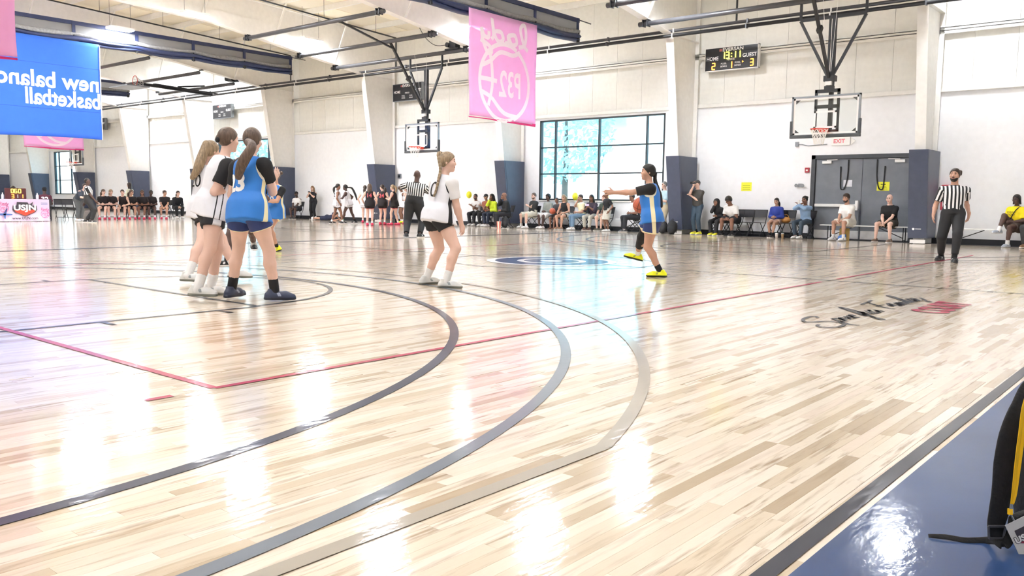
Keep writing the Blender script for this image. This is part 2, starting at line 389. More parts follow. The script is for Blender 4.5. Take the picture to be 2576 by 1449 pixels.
# court name lettering on the boards
STROKES = [[(190, 235), (170, 222), (120, 225), (75, 240), (65, 255), (90, 268), (160, 268), (260, 262), (340, 268), (400, 280), (405, 292), (370, 308), (300, 314), (230, 312), (185, 300), (200, 290)],
 [(305, 238), (350, 255), (440, 285), (540, 298)], [(325, 243), (362, 238), (405, 262), (372, 272)], [(425, 250), (385, 232), (372, 238), (420, 260), (440, 262)], [(410, 222), (455, 243), (440, 222), (452, 216), (500, 238)],
 [(500, 222), (468, 208), (455, 214), (500, 232), (530, 228)], [(590, 218), (470, 180), (375, 148), (400, 148), (520, 180), (600, 208)], [(560, 190), (530, 182), (540, 195), (590, 215), (560, 185), (640, 222), (700, 246), (740, 247), (690, 236), (625, 222)],
 [(585, 175), (640, 200), (660, 200)], [(625, 178), (610, 168), (630, 178), (670, 196), (690, 190)], [(655, 165), (710, 190), (680, 172), (715, 175), (735, 182)],
 [(545, 122), (590, 108), (640, 88)], [(600, 102), (680, 130), (760, 150), (830, 160)], [(680, 140), (710, 130), (745, 125)], [(800, 114), (775, 114), (775, 122), (815, 138), (790, 116), (840, 134)],
 [(825, 108), (880, 134), (845, 106), (900, 128), (868, 100), (925, 122)], [(895, 95), (940, 116)], [(955, 110), (860, 78), (768, 50), (800, 52), (880, 78), (970, 106)], [(930, 76), (985, 104)], [(960, 70), (1010, 98), (990, 72), (1040, 94)], [(1040, 66), (1075, 82), (1105, 99), (1130, 99), (1105, 92)], [(1178, 104), (1196, 108)]]
mb = MB()
for st in STROKES:
    g = [gnd(2000+a*.3022, 730+b*.3022) for a, b in st]; g = smooth_path([tuple(q) for q in g], 5)
    ribbon([(q.x, q.y) for q in g], .034, (0, 0, LZ+.003), (1, 0, 0), (0, 1, 0), mb)
mb.build('court_name', P_BLACK, floor)
text('COURT', .46, P_RED, floor, (-2.2, 9.62, LZ+.003), (0, 1, 0), (-1, 0, 0), bold=.02, name='court_name', width=1.2)

# ------------------------------------------------------------------ back wall with windows, doors, panels
WINS = [(-20.98, -15.37), (-44.3, -38.7), (-66.7, -61.1)]; WZ0, WZ1 = 1.1, 4.19
DX0, DX1, DZ = -10.05, -7.07, 2.53
wb = MB(); ZL = 4.32
xs = XR
for a, b, z0, z1 in sorted([(w[0], w[1], WZ0, WZ1) for w in WINS]+[(DX0, DX1, 0, DZ)], key=lambda q: -q[1]):
    wb.box(b, xs, YW-.06, YW+.2, 0, ZL); wb.box(a, b, YW-.06, YW+.2, z1, ZL)
    if z0 > 0: wb.box(a, b, YW-.06, YW+.2, 0, z0)
    xs = a
wb.box(XL, xs, YW-.06, YW+.2, 0, ZL); wb.box(XL, XR, YW+.02, YW+.2, ZL, 8.9)
wall = struct(wb.build('wall_back', M_WALL))
pm = MB().box(.004, 1.063, 0, .03, 0, 4.05).mesh('wall_panel', M_PANEL)
for i in range(84):
    o = bpy.data.objects.new('wall_panel', pm); COL.objects.link(o); o.parent = wall; o.location = (XR-1.067*(i+1), YW-.012, ZL+.02)
struct(MB().box(XR, XR+.2, YF, YW+.2, 0, 11).build('wall_right', M_WALL)); struct(MB().box(XL-.2, XL, YF, YW+.2, 0, 11).build('wall_left', M_WALL)); struct(MB().box(XL-.2, XR+.2, YF-.2, YF, 0, 11).build('wall_front', M_WALL))
struct(MB().box(XL, DX0-.08, YW-.085, YW-.06, 0.002, .16).build('baseboard_back', M_BASE)); struct(MB().box(DX1+.08, XR, YW-.085, YW-.06, 0.002, .16).build('baseboard_right', M_BASE))
struct(MB().box(XL, XR, YW-.16, YW-.06, ZL-.05, ZL+.07).build('trim_2', M_STEEL, bevel=.01))
g = MB(); g.box(XL, XR, YW-.2, YW-.012, 5.95, 5.97); g.box(XL, XR, YW-.2, YW-.18, 5.87, 6.05); g.box(XL, XR, YW-.2, YW-.012, 6.03, 6.05); struct(g.build('trim_3', M_STEEL))
ce = MB(); ce.prism([(XL, YF, zc(YF)), (XL, YW+.2, zc(YW+.2)), (XL, YW+.2, zc(YW)+.3), (XL, YF, zc(YF)+.3)], (XL, 0, 0), (XR, 0, 0)); ceil = struct(ce.build('ceiling', M_CEIL))
pn = MB()
pz = [Vector((0, -.04, 0)), Vector((0, .05, 0)), Vector((0, .05, .012)), Vector((0, -.03, .012)), Vector((0, -.03, .2)), Vector((0, -.04, .2))]
pn.prism([p+Vector((XL, 0, 0)) for p in pz], (XL, 0, 0), (XR, 0, 0)); pmesh = pn.mesh('roof_purlin', M_STEEL)
for i in range(20):
    Y = 26.2-1.52*i; o = bpy.data.objects.new('roof_purlin', pmesh); COL.objects.link(o); o.parent = ceil; o.location = (0, Y, zc(Y)-.2)
# bright insulation panels between the purlins, near the back wall side where the photo shows them
pm2 = MB().box(.35, 2.15, -.62, .62, -.03, 0).mesh('roof_panel', mat('ivory_roof_panel', 'FAF3DF', .6, var=.02))
for i in range(14):
    for j in range(18):
        if (i+j) % 2: continue
        Y = 26.2-1.52*i-.78; o = bpy.data.objects.new('roof_panel', pm2); COL.objects.link(o); o.parent = ceil; o.location = (-10-2.53*j, Y, zc(Y)+.01); o.rotation_euler = (-.055, 0, 0)

# windows
def window(n, x0, x1):
    w = struct(empty('window_%d' % n, ((x0+x1)/2, YW-.06, WZ0)))
    W = x1-x0; hw = W/2; H = WZ1-WZ0; f = MB()
    for a, b, c, d in ((-hw, hw, 0, .06), (-hw, hw, H-.06, H), (-hw, -hw+.07, 0, H), (hw-.07, hw, 0, H)): f.box(a, b, 0, .14, c, d)
    f.build('window_frame', M_FRAME, w)
    cols = [-hw, -hw+.75, -hw+2.79, -hw+4.85, hw]; rows_ = [0, 1.02, 2.04, H]
    for x in cols[1:-1]: MB().box(x-.03, x+.03, .02, .12, .06, H-.06).build('mullion', M_FRAME, w)
    for z in rows_[1:-1]: MB().box(-hw+.07, hw-.07, .025, .115, z-.025, z+.025).build('transom', M_FRAME, w)
    for i in range(4):
        for j in range(3): MB().box(cols[i]+.03, cols[i+1]-.03, .066, .074, rows_[j]+.025, rows_[j+1]-.025).build('pane', M_GLASS, w)
    MB().box(-hw, hw, -.04, .0, -.04, 0).build('window_sill', M_STEEL, w)
for i, (a, b) in enumerate(WINS): window(i+1, a, b)

# double doors
d = struct(empty('door_1', ((DX0+DX1)/2, YW-.06, 0)))
hw = (DX1-DX0)/2
f = MB(); f.box(-hw-.06, -hw+.06, -.03, .16, 0, DZ+.06); f.box(hw-.06, hw+.06, -.03, .16, 0, DZ+.06); f.box(-hw-.06, hw+.06, -.03, .16, DZ-.06, DZ+.06); f.box(-hw+.061, hw-.061, .1, .15, 0, DZ-.061); f.build('door_frame', mat('dark_door_frame', '4A4E54', .45), d)
for s in (-1, 1):
    lf = MB().box(min(0, s*(hw-.07))+.006, max(0, s*(hw-.07))-.006, .03, .08, .012, DZ-.07).build('door_leaf', M_DOOR, d, bevel=.004)
    MB().box(min(0, s*(hw-.07))+.03, max(0, s*(hw-.07))-.03, .022, .03, .03, .28).build('kick_plate', mat('kick_plate_reflection_white', 'ECEEF0', .3), lf)  # kick plate's bright reflection is put into its white colour
    c = MB(); c.box(s*(hw-.42)-.14, s*(hw-.42)+.14, -.04, .03, DZ-.2, DZ-.12); c.bar((s*(hw-.42), -.02, DZ-.1), (s*(hw-.75), -.03, DZ-.09), .03, .02); c.build('door_closer', M_WHITE, lf)
    cx = s*.55; cd = MB(); cd.tube(smooth_path([(cx-.13*s, .01, DZ-.1), (cx-.12*s, .01, DZ-.6), (cx-.06*s, .01, DZ-.92), (cx+.02*s, .01, DZ-1.0), (cx+.08*s, .01, DZ-.9), (cx+.1*s, .01, DZ-.3)]), .018, 6); cd.build('hanging_cord', M_BLACK, d)
lb = MB(); lb.box(-hw+.1, -.1, -.06, -.02, 1.0, 1.09); lb.box(-.14, -.05, -.08, .03, .9, 1.2); lb.build('push_bar', M_WHITE, d, bevel=.01)
MB().bar((-.04, -.02, .3), (-.04, -.02, .95), .03).build('latch_rod', M_ALU, d)
sg = MB().box(-.13, .13, .0, .004, 0, .2).build('paper_sign', mat('pale_paper', 'E4E6F0', .8), d, loc=(-.42, .026, 1.62))
yl = mat('yellow_paper', 'F2F24A', .8, var=.03)
sg = MB().box(-.18, .18, 0, .004, 0, .26).build('paper_sign', yl, d, loc=(.62, .026, 1.5))
M_PRINTG = mat('olive_print', '8C9A2A', .8)
MB().box(-.07, .07, -.0015, -.0005, .17, .2).build('print_line', M_PRINTG, sg)
for k in range(3): MB().box(-.13+.02*k, .13-.02*k, -.0015, -.0005, .04+.035*k, .05+.035*k).build('print_line', M_PRINTG, sg)
po = tag(MB().box(-.18, .18, -.004, 0, 0, .28).build('notice_paper', yl, loc=(-12.25, YW-.061, 1.48)), 'yellow paper notice taped to white wall above the empty folding chairs', 'notice')
for k in range(3): MB().box(-.13, .13, -.0055, -.0045, .05+.06*k, .065+.06*k).build('print_line', M_PRINTG, po)
# exit sign, alarms, extinguisher, emergency light
ex = empty('exit_sign', (-9.25, YW-.06, 2.87), 0, 'white exit sign with pale red letters and arrow above the double doors', 'exit sign')
MB().box(-.27, .3, -.05, 0, 0, .25).build('sign_box', M_WHITE, ex, bevel=.01); MB().prism([(.32, -.03, 0.02), (.46, -.03, .125), (.32, -.03, .23)], (0, 0, 0), (0, .02, 0)).build('arrow', M_WHITE, ex)
text('EXIT', .17, mat('pale_red_print', 'E8788A', .6), ex, (-.03, -.052, .125), (1, 0, 0), (0, 0, 1), bold=.004)
o = MB(); o.tube([(-.3, -.02, .08), (-.9, -.02, .05), (-1.1, -.02, .1), (-1.2, -.02, .1)], .012, 6); o.box(-1.3, -1.2, -.06, 0, .04, .18); tag(o.build('wall_bracket', M_ALU, loc=(-9.35, YW-.06, 2.84)), 'thin grey conduit with small bracket running left of the exit sign', 'conduit')
for p, lab, c in (((2030, 428), 'red fire alarm strobe on wall left of the double doors', 'B03A48'), ((2024, 505), 'pale pink pull box low on wall left of the double doors', 'D8A0A8')):
    q = onY(*p, YW-.1); a = empty('fire_alarm', (q.x, YW-.06, q.z-.08), 0, lab, 'alarm'); MB().box(-.07, .07, -.05, 0, 0, .16).build('housing', mat('alarm_'+c, c, .5), a, bevel=.01); MB().box(-.03, .03, -.06, -.05, .05, .1).build('lens', M_WHITE, a)
q = onY(2012, 470, YW-.1); a = empty('emergency_light', (q.x, YW-.06, q.z), 0, 'small grey twin-head emergency light on wall beside the double doors', 'light')
MB().box(-.05, .05, -.06, 0, 0, .1).build('housing', M_ALU, a)
for s in (-1, 1): MB().lathe([(.02, 0), (.05, -.03), (.055, -.07)], (s*.1, -.03, .04), 12, 'y').build('lamp_head', M_ALU, a)
q = onY(1005, 443, YW-.1); a = empty('fire_alarm', (q.x, YW-.06, q.z-.1), 0, 'dark fire alarm horn on white wall beside a navy padded column', 'alarm'); MB().box(-.1, .1, -.06, 0, 0, .2).build('housing', M_ALU, a); MB().box(-.06, .06, -.07, -.06, .04, .14).build('lens', M_BLACK, a)
a = empty('extinguisher_cabinet', (-6.15, YW-.06, .95), 0, 'red fire extinguisher cabinet on wall behind the standing referee', 'cabinet'); MB().box(-.16, .2, -.14, 0, 0, .72).build('cabinet_body', mat('cabinet_red', 'C24A56', .5), a, bevel=.02); MB().box(-.1, .14, -.15, -.14, .1, .6).build('cabinet_window', M_WHITE, a)
for (px, py, l) in ((60, 432, 'far'), (443, 437, 'bench')):
    q = onY(px, py, YW-.1)
doorL = struct(empty('door_2', (-46.6, YW-.1, 0))); MB().box(-.55, .55, 0, .04, 0, 2.2).build('door_leaf', M_DOOR, doorL); f = MB(); f.box(-.65, -.55, -.03, .05, 0, 2.3); f.box(.55, .65, -.03, .05, 0, 2.3); f.box(-.65, .65, -.03, .05, 2.2, 2.3); f.build('door_frame', M_BLACK, doorL)
doorL = struct(empty('door_3', (-69.2, YW-.1, 0))); MB().box(-.55, .55, 0, .04, 0, 2.2).build('door_leaf', M_DOOR, doorL); f = MB(); f.box(-.65, -.55, -.03, .05, 0, 2.3); f.box(.55, .65, -.03, .05, 0, 2.3); f.box(-.65, .65, -.03, .05, 2.2, 2.3); f.build('door_frame', M_BLACK, doorL)

# ------------------------------------------------------------------ steel frames, pads
def raf(Y): return 6.45+.145*(24.65-Y) if Y > 17.5 else 6.45+.145*7.15+.045*(17.5-Y)
colroot = empty('steel_column', (0, 0, 0), 0, 'white tapered steel column standing against back wall with navy pad at its foot', 'column', 'columns along the back wall')
YT, YB = 24.65, 25.62
c = MB(); c.add([(-.14, YB, 0), (.14, YB, 0), (.14, YT, 6.45), (-.14, YT, 6.45), (-.14, YB+.02, 0), (.14, YB+.02, 0), (.14, YT+.02, 6.45), (-.14, YT+.02, 6.45)], [(0, 1, 2, 3), (7, 6, 5, 4), (0, 4, 5, 1), (1, 5, 6, 2), (2, 6, 7, 3), (3, 7, 4, 0)]); c.build('inner_flange', M_STEEL, colroot)
c = MB(); c.prism([(-.006, YB+.01, 0), (-.006, YW-.2, 0), (-.006, YW-.2, 8.35), (-.006, YT, 8.35), (-.006, YT, 6.45)], (0, 0, 0), (.012, 0, 0)); c.build('web', M_STEEL, colroot)
MB().box(-.14, .14, YW-.2, YW-.18, 0, 8.35).build('outer_flange', M_STEEL, colroot)
c = MB(); c.box(-.13, .13, YT+.05, YW-.2, 6.44, 6.46); c.build('stiffener', M_STEEL, colroot)
bm_root = empty('roof_beam', (0, 0, 0), 0, 'white tapered steel roof beam spanning from a column towards the ridge', 'beam', 'roof beams')
ysr = [YT, 21, 17.5, 8, 0, -8, YF]
c = MB(); c.prism([(-.006, y, raf(y)) for y in ysr]+[(-.006, y, zc(y)-.2) for y in ysr[::-1]], (0, 0, 0), (.012, 0, 0)); c.build('web', M_STEEL, bm_root)
c = MB(); c.prism([(-.14, y, raf(y)) for y in ysr]+[(-.14, y, raf(y)+.02) for y in ysr[::-1]], (0, 0, 0), (.28, 0, 0)); c.build('lower_flange', M_STEEL, bm_root)
c = MB(); c.prism([(-.14, y, zc(y)-.22) for y in ysr]+[(-.14, y, zc(y)-.2) for y in ysr[::-1]], (0, 0, 0), (.28, 0, 0)); c.build('upper_flange', M_STEEL, bm_root)
for y in (23.1, 20.1, 17.0, 13.9, 10.9):
    for s in (-1, 1): MB().bar((s*.06, y, raf(y)+.03), (s*.95, y, zc(y)-.2), .06, .06).build('flange_brace', M_STEEL, bm_root)
padroot = empty('column_pad', (0, 0, 0), 0, 'navy vinyl protective pad wrapped round the foot of a white column', 'pad', 'column pads')
def pf(z, o=0): return 25.62-z*.15-.08+o
def padpiece(x0, x1, y0f, y1f, name):
    V = []
    for z in (.16, 2.6):
        for x, y in ((x0, y0f(z)), (x1, y0f(z)), (x1, y1f(z)), (x0, y1f(z))): V.append((x, y, z))
    return MB().add(V, [(3, 2, 1, 0), (4, 5, 6, 7), (0, 1, 5, 4), (1, 2, 6, 5), (2, 3, 7, 6), (3, 0, 4, 7)]).build(name, M_NAVYPAD, padroot, bevel=.012)
padpiece(-.25, .25, lambda z: pf(z, -.07), lambda z: pf(z, .01), 'front_pad')
padpiece(.17, .25, lambda z: pf(z, .012), lambda z: YW-.25, 'side_pad'); padpiece(-.25, -.17, lambda z: pf(z, .012), lambda z: YW-.25, 'side_pad')
MB().box(-.2, .2, 25.5, 25.53, .02, .12).build('foot_board', M_WHITE, padroot)
lg = MB(); lg.lathe([(.035, 0), (.035, .004)], (-.1, pf(.42, -.074), .42), 12, 'y'); lg.box(-.05, .1, pf(.42, -.074), pf(.42, -.07), .41, .43); lg.build('maker_mark', M_LETTER, padroot)
NEAR = ['at the edge of the grey double doors', 'beside the man filming with a phone', 'left of the big window', 'behind the players in black jerseys', 'behind the man in white polo and cap']
FARL = {'steel_column': 'white tapered steel column along the distant part of the back wall', 'column_pad': 'navy vinyl pad round a column foot along the distant part of the back wall'}
for k in range(11):
    for r in (colroot, bm_root, padroot):
        o = r if k == 0 else copy_tree(r); o.location = (xk(k), 0, 0)
        if k < 5 and r is not bm_root: o['label'] = ('white tapered steel column %s' if r is colroot else 'navy vinyl pad round the column foot %s') % NEAR[k]; o['group'] = 'near '+o['group']
        elif r is not bm_root: o['label'] = FARL[r.name]; o['group'] = r['group'].replace('near ', 'far ')
o = copy_tree(bm_root); o.location = (xk(-1), 0, 0)

# ------------------------------------------------------------------ lamps
LENSM = emit('lamp_lens', 'F7F9FF', LAMP)
lr = empty('high_bay_lamp', (0, 0, 0), 0, 'glowing flat rectangular lamp hanging under the roof', 'lamp', 'ceiling lamps')
MB().box(-.23, .23, -.46, .46, .02, .1).build('lamp_housing', M_WHITE, lr); MB().box(-.2, .2, -.43, .43, 0, .02).build('lamp_lens', LENSM, lr)
for s in (-.4, .4): MB().tube([(0, s, 0), (0, s, 1)], .006, 5).build('hanger', M_GREYST, lr, loc=(0, 0, .1))
LAMPS = [(-13.4, 21.8, 7.3), (-13.1, 16.8, 7.6), (-6.2, 23.6, 8.1), (-17.2, 15.1, 8.5), (-21.5, 23.4, 7.3), (-29.0, 21.6, 7.4), (-28.9, 16.5, 7.52), (-32.7, 15.6, 7.3), (-28.7, 12.0, 7.7), (-28.9, 10.1, 7.8), (-42.8, 24.6, 8.0), (-50.3, 24.3, 8.0), (-49.5, 18.6, 8.4), (-60.0, 24.6, 8.0), (-58, 18.6, 8.4), (-68, 24.6, 8.0), (-68, 17, 8.4), (-24.6, 15.5, 8.4), (-6.2, 15.5, 8.5), (-42.5, 12.6, 8.6), (-51, 12.6, 8.6), (1.6, 15.5, 8.3)]  # last entry here: unseen lamp added to brighten the right end of the wall
for i in range(7):
    for Y in (6.6, .6, -5.4): LAMPS.append((-4.7-8.9*i+.001*Y, Y, zc(Y)-.5))
for i, q in enumerate(LAMPS):
    o = lr if i == 0 else copy_tree(lr); o.location = q
    for c in o.children:
        if c.name.startswith('hanger'): c.scale = (1, 1, zc(q[1])-q[2]-.08)
# ------------------------------------------------------------------ basketball hoops hung from the roof
def pipe(mb, a, b, r=.06): mb.tube([a, b], r, 10)
def rim_net(parent, c, d=(0, -1, 0)):
    """rim centre c; horizontal"""
    R = .2286; c = Vector(c)
    MB().tube([c+Vector((R*math.cos(a), R*math.sin(a), 0)) for a in np.linspace(0, 2*math.pi, 29)[:-1]], .012, 6, closed=True).build('rim', M_ORANGE, parent, True)
    b = MB(); b.box(c.x-.1, c.x+.1, c.y+R-.01, c.y+R+.15, c.z-.06, c.z+.012); b.build('rim_bracket', M_ORANGE, parent)
    n = MB(); K = 12; lv = [(R*.98, 0), (.19, -.1), (.16, -.2), (.135, -.3), (.125, -.4)]
    for k in range(K):
        for j in range(4):
            for s in (-1, 1):
                a0 = 2*math.pi*(k+(.5 if j % 2 else 0))/K; a1 = a0+s*math.pi/K
                n.bar(c+Vector((lv[j][0]*math.cos(a0), lv[j][0]*math.sin(a0), lv[j][1])), c+Vector((lv[j+1][0]*math.cos(a1), lv[j+1][0]*math.sin(a1), lv[j+1][1])), .009)
    n.build('net', M_NET, parent)
def hoop(x, label, lo=None):
    """board face at y=23, hung from three header pipes between two roof beams"""
    r = empty('ceiling_hoop', (x, 23.0, 0), 0, label, 'basketball hoop', None)
    k = round((XC0-x)/BAY-.5); xa = xk(k+1)-x; xb = xk(k)-x
    W, z0, z1 = .915, 2.9, 3.97
    g = MB().box(-W+.03, W-.03, -.006, .006, z0+.03, z1-.03).build('backboard_glass', M_BOARDGLASS, r)
    f = MB()
    for a, b, c, d in ((-W, W, z0, z0+.045), (-W, W, z1-.045, z1), (-W, -W+.045, z0, z1), (W-.045, W, z0, z1)): f.box(a, b, -.03, .035, c, d)
    f.build('board_frame', M_ALU, r)
    f = MB(); y = -.008
    for a, b, c, d in ((-W+.045, W-.045, z0+.045, z0+.095), (-W+.045, W-.045, z1-.095, z1-.045), (-W+.045, -W+.095, z0+.045, z1-.045), (W-.095, W-.045, z0+.045, z1-.045), (-.305, .305, 3.10, 3.15), (-.305, .305, 3.51, 3.56), (-.305, -.255, 3.1, 3.56), (.255, .305, 3.1, 3.56)): f.box(a, b, y-.002, y, c, d)
    f.build('white_border', M_LETTER, g)
    f = MB(); f.box(-W-.03, W+.03, -.05, .05, z0-.05, z0+.03); f.box(-W-.03, -W+.03, -.05, .05, z0+.0301, z0+.42); f.box(W-.03, W+.03, -.05, .05, z0+.0301, z0+.42); f.build('edge_padding', mat('grey_edge_pad', '4A4E52', .6), r, bevel=.012)
    f = MB()
    for s in (-1, 1):
        f.bar((s*.3, .09, z0+.1), (s*.3, .09, z1+.16), .06); 
        for zz, sx in ((z0+.09, 1), (z1-.09, 1)): f.prism([(s*(W-.1), .01, zz), (s*(W-.22), .01, zz), (s*(W-.1), .01, zz+(.1 if zz < 3.4 else -.1))], (0, 0, 0), (0, .02, 0))
    for zz in (z0+.12, z0+.78, z1+.12): f.bar((-.33, .09, zz), (.33, .09, zz), .06, .09)
    f.build('back_bracket', M_BLACK, r)
    f = MB(); f.bar((.06, .2, z0+.1), (.06, .2, 6.05), .1); f.bar((-.06, .2, 4.1), (-.06, .2, 6.05), .05); f.box(-.14, .16, .1, .3, 4.35, 4.5); f.box(-.1, .14, .08, .2, 4.12, 4.22); f.build('mast', M_BLACK, r)
    MB().box(-.07, .09, .05, .15, 4.24, 4.34).build('height_adjuster', M_WHITE, r)
    f = MB(); f.bar((-.87, .2, 6.04), (.87, .2, 6.04), .08); f.build('cross_bar', M_BLACK, r)
    for s in (-1, 1):
        f = MB(); f.bar((s*.87, .2, 6.04), (s*.87, .2, 6.55), .06); f.build('drop_arm', M_BLACK, r)
        f = MB(); f.bar((s*.87, .2, 6.02), (s*.07, .2, 4.5), .065); f.build('side_brace', M_BLACK, r)
    f = MB(); f.bar((0, -1.6, 6.75), (0, .12, 4.45), .075); f.bar((0, -.75, 5.5), (0, -.65, 5.65), .12); f.build('front_brace', M_BLACK, r)
    f = MB(); f.bar((0, -4.0, 7.15), (0, -1.4, 6.55), .06); f.build('tie_bar', M_BLACK, r)
    for yy, zz in ((.2, 6.55), (-1.6, 6.81), (-4.0, 7.16)):
        f = MB(); pipe(f, (xa-.25, yy, zz), (xb+.25, yy, zz), .075); hp = f.build('header_pipe', M_GREYST, r, True)
        for xx in (xa, xb):
            f = MB(); f.box(xx-.13, xx+.13, yy-.04, yy+.04, zz+.07, raf(23+yy)+.005); f.box(xx-.1, xx-.06, yy-.09, yy+.09, zz-.09, zz+.12); f.box(xx+.06, xx+.1, yy-.09, yy+.09, zz-.09, zz+.12); f.build('pipe_clamp', M_BLACK, hp)
    f = MB(); f.lathe([(.09, -.2), (.09, .12)], (1.3, .2, 6.78), 12, 'y'); f.box(1.38, 1.7, .05, .3, 6.66, 6.92); f.box(1.1, 1.8, .1, .3, 6.6, 6.66); f.build('winch_motor', M_BLACK, r)
    f = MB(); f.tube(smooth_path([(1.3, .1, 6.8), (1.0, -.3, 6.75), (.7, -.6, 7.1), (.5, -.9, 7.8)]), .012, 5); f.build('power_cable', M_BLACK, r)
    f = MB(); f.tube([(-.1, -.3, 6.5), (-.05, .05, 4.6)], .006, 4); f.tube([(.15, .1, 6.5), (.05, .1, 4.6)], .006, 4); f.build('lift_cable', M_WHITE, r)
    rim_net(r, (0, -.38, 3.05))
    return r
hoop(-8.46, 'glass basketball backboard hanging in front of the wall above the double doors')
hoop(-23.96, 'glass basketball backboard hanging beside the pink banner over the second court')
hoop(-54.5, 'distant glass basketball backboard in front of the narrow far window')
# the folded hoop of the third court
r = empty('folded_hoop', (-39.2, 22.6, 0), 0, 'basketball hoop folded up flat under the roof with its red rim sticking up', 'basketball hoop')
for yy, zz in ((.6, 6.5), (-1.2, 6.81), (-3.6, 7.16)):
    f = MB(); pipe(f, (xk(5)+39.2+.2, yy, zz), (xk(4)+39.2-.2, yy, zz), .075); hp = f.build('header_pipe', M_GREYST, r, True)
    for xx in (xk(5)+39.2, xk(4)+39.2): MB().box(xx-.13, xx+.13, yy-.04, yy+.04, zz+.07, raf(22.6+yy)+.005).build('pipe_clamp', M_BLACK, hp)
f = MB(); f.bar((0, .6, 6.1), (0, -3.2, 6.25), .12); f.bar((.5, .6, 6.12), (.05, -2.4, 6.3), .06); f.bar((-.5, .6, 6.12), (-.05, -2.4, 6.3), .06); f.build('mast', M_BLACK, r)
MB().bar((0, .2, 6.5), (0, -1.2, 6.3), .07).build('front_brace', M_BLACK, r)
f = MB(); f.box(-.9, .9, -4.1, -3.05, 6.0, 6.05); f.build('backboard_glass', M_ALU, r)
f = MB(); f.tube([(.23*math.cos(a), -3.3, 6.35+.23*math.sin(a)) for a in np.linspace(0, 6.283, 25)[:-1]], .014, 6, closed=True); f.build('rim', M_ORANGE, r)
f = MB()
for k in range(12):
    a = 6.283*k/12; f.bar((.23*math.cos(a), -3.3, 6.35+.23*math.sin(a)), (.13*math.cos(a+.5), -2.95, 6.25+.13*math.sin(a+.5)), .01); f.bar((.23*math.cos(a), -3.3, 6.35+.23*math.sin(a)), (.13*math.cos(a-.5), -2.95, 6.25+.13*math.sin(a-.5)), .01)
f.build('net', M_NET, r)
f = MB(); f.lathe([(.12, -.2), (.12, .2)], (1.6, .6, 6.75), 12, 'y'); f.box(1.75, 2.1, .4, .8, 6.6, 6.9); f.build('winch_motor', M_BLACK, r)
# long pipes along the wall, hung at the knees of the columns
for Y, z, rr, lab in ((24.42, 6.36, .055, 'dark lower pipe of the long pair running along the column knees'), (24.5, 6.52, .05, 'grey upper pipe of the long pair running along the column knees')):
    f = MB(); f.tube([(XL+1, Y, z), (XR-1, Y, z)], rr, 8); o = tag(f.build('ceiling_pipe', M_GREYST if z > 6.4 else M_BLACK, None, True), lab, 'pipe')
    for k in range(0, 30):
        MB().box(-1.5-2.5*k, -1.46-2.5*k, Y-.065, Y+.065, z-.065, z+.065).build('pipe_clamp', M_WHITE if k % 2 else M_GREYST, o)
for X, lab in ((-27.2, 'thin black sprinkler pipe running under the roof over the second court'), (-34.6, 'thin black sprinkler pipe beside the blue banner curtain'), (-11.9, 'thin black sprinkler pipe under the roof near the lit scoreboard')):
    f = MB(); f.tube([(X, YF+1, zc(YF+1)-.75), (X, 24.6, zc(24.6)-.75)], .03, 6); o = tag(f.build('sprinkler_pipe', M_BLACK, None, True), lab, 'pipe')
    h = MB()
    for i in range(9):
        Y = 23.5-2.6*i; MB().tube([(X, Y, zc(Y)-.75), (X, Y, zc(Y)-.02)], .008, 5).build('hanger_rod', M_GREYST, o)
    MB().tube([(X, 24.6, zc(24.6)-.75), (X, 24.6, 6.5)], .03, 6).build('drop_pipe', M_BLACK, o)

# ------------------------------------------------------------------ roll-up divider curtains and banners
def lump(mb, X, ys, z, rx, rz, seed, n=10, amp=.18):
    rnd = random.Random(seed); V = []; F = []; N = len(ys)
    ph = [[rnd.uniform(0, 6.28) for _ in range(4)] for _ in range(n)]
    for i, y in enumerate(ys):
        zz = z(y) if callable(z) else z
        for k in range(n):
            a = 6.2832*k/n; q = 1+amp*(math.sin(y*1.7+ph[k][0])+.6*math.sin(y*4.3+ph[k][1]))
            V.append((X+rx*q*math.cos(a), y, zz+rz*q*math.sin(a)))
    for i in range(N-1):
        for k in range(n): F.append((i*n+k, i*n+(k+1) % n, (i+1)*n+(k+1) % n, (i+1)*n+k))
    F.append(tuple(range(n))[::-1]); F.append(tuple(range((N-1)*n, N*n)))
    mb.add(V, F)
def curtain(X, y0, y1, label, seed):
    r = empty('divider_curtain', (X, 0, 0), 0, label, 'curtain'); ZT = 7.42
    MB().box(-.05, .05, y0, y1, ZT-.1, ZT+.04).build('top_rail', M_NAVY, r)
    n = int((y1-y0)/2.35); sp = (y1-y0-.3)/n; ys = list(np.arange(y0, y1+.01, .12))
    for i in range(n+1):
        y = y1-.1-sp*i
        MB().box(.03, .06, y-.06, y+.06, 6.85, ZT+.02).build('strap', M_NAVY, r); f = MB(); f.box(.06, .1, y-.09, y+.05, 6.62, 6.86); f.tube([(.09, y-.02, 6.6), (.09, y-.02, 6.95)], .03, 6); f.build('strap_buckle', M_BLACK, r)
    f = MB(); f.box(-.012, .012, y0, y1, 6.95, ZT-.1); f.build('mesh_panel', fabric('grey_mesh_cloth', 'B9BABC', .4, .35), r)
    sag = lambda y: 6.92-.05*abs(math.sin((y1-.1-y)/sp*math.pi))
    f = MB(); lump(f, 0, ys, lambda y: sag(y)+.06, .12, .09, seed); f.build('gathered_mesh', M_MESH, r, True)
    f = MB(); lump(f, .02, ys, lambda y: sag(y)-.09, .15, .09, seed+1); f.build('gathered_vinyl', M_NAVY, r, True)
    f = MB(); lump(f, -.02, ys, lambda y: sag(y)-.2, .13, .06, seed+2); f.build('lower_roll', M_NAVY, r, True)
    MB().bar((0, y1, ZT), (0, y1+.75, ZT-.02), .03).build('support_arm', M_GREYST, r)
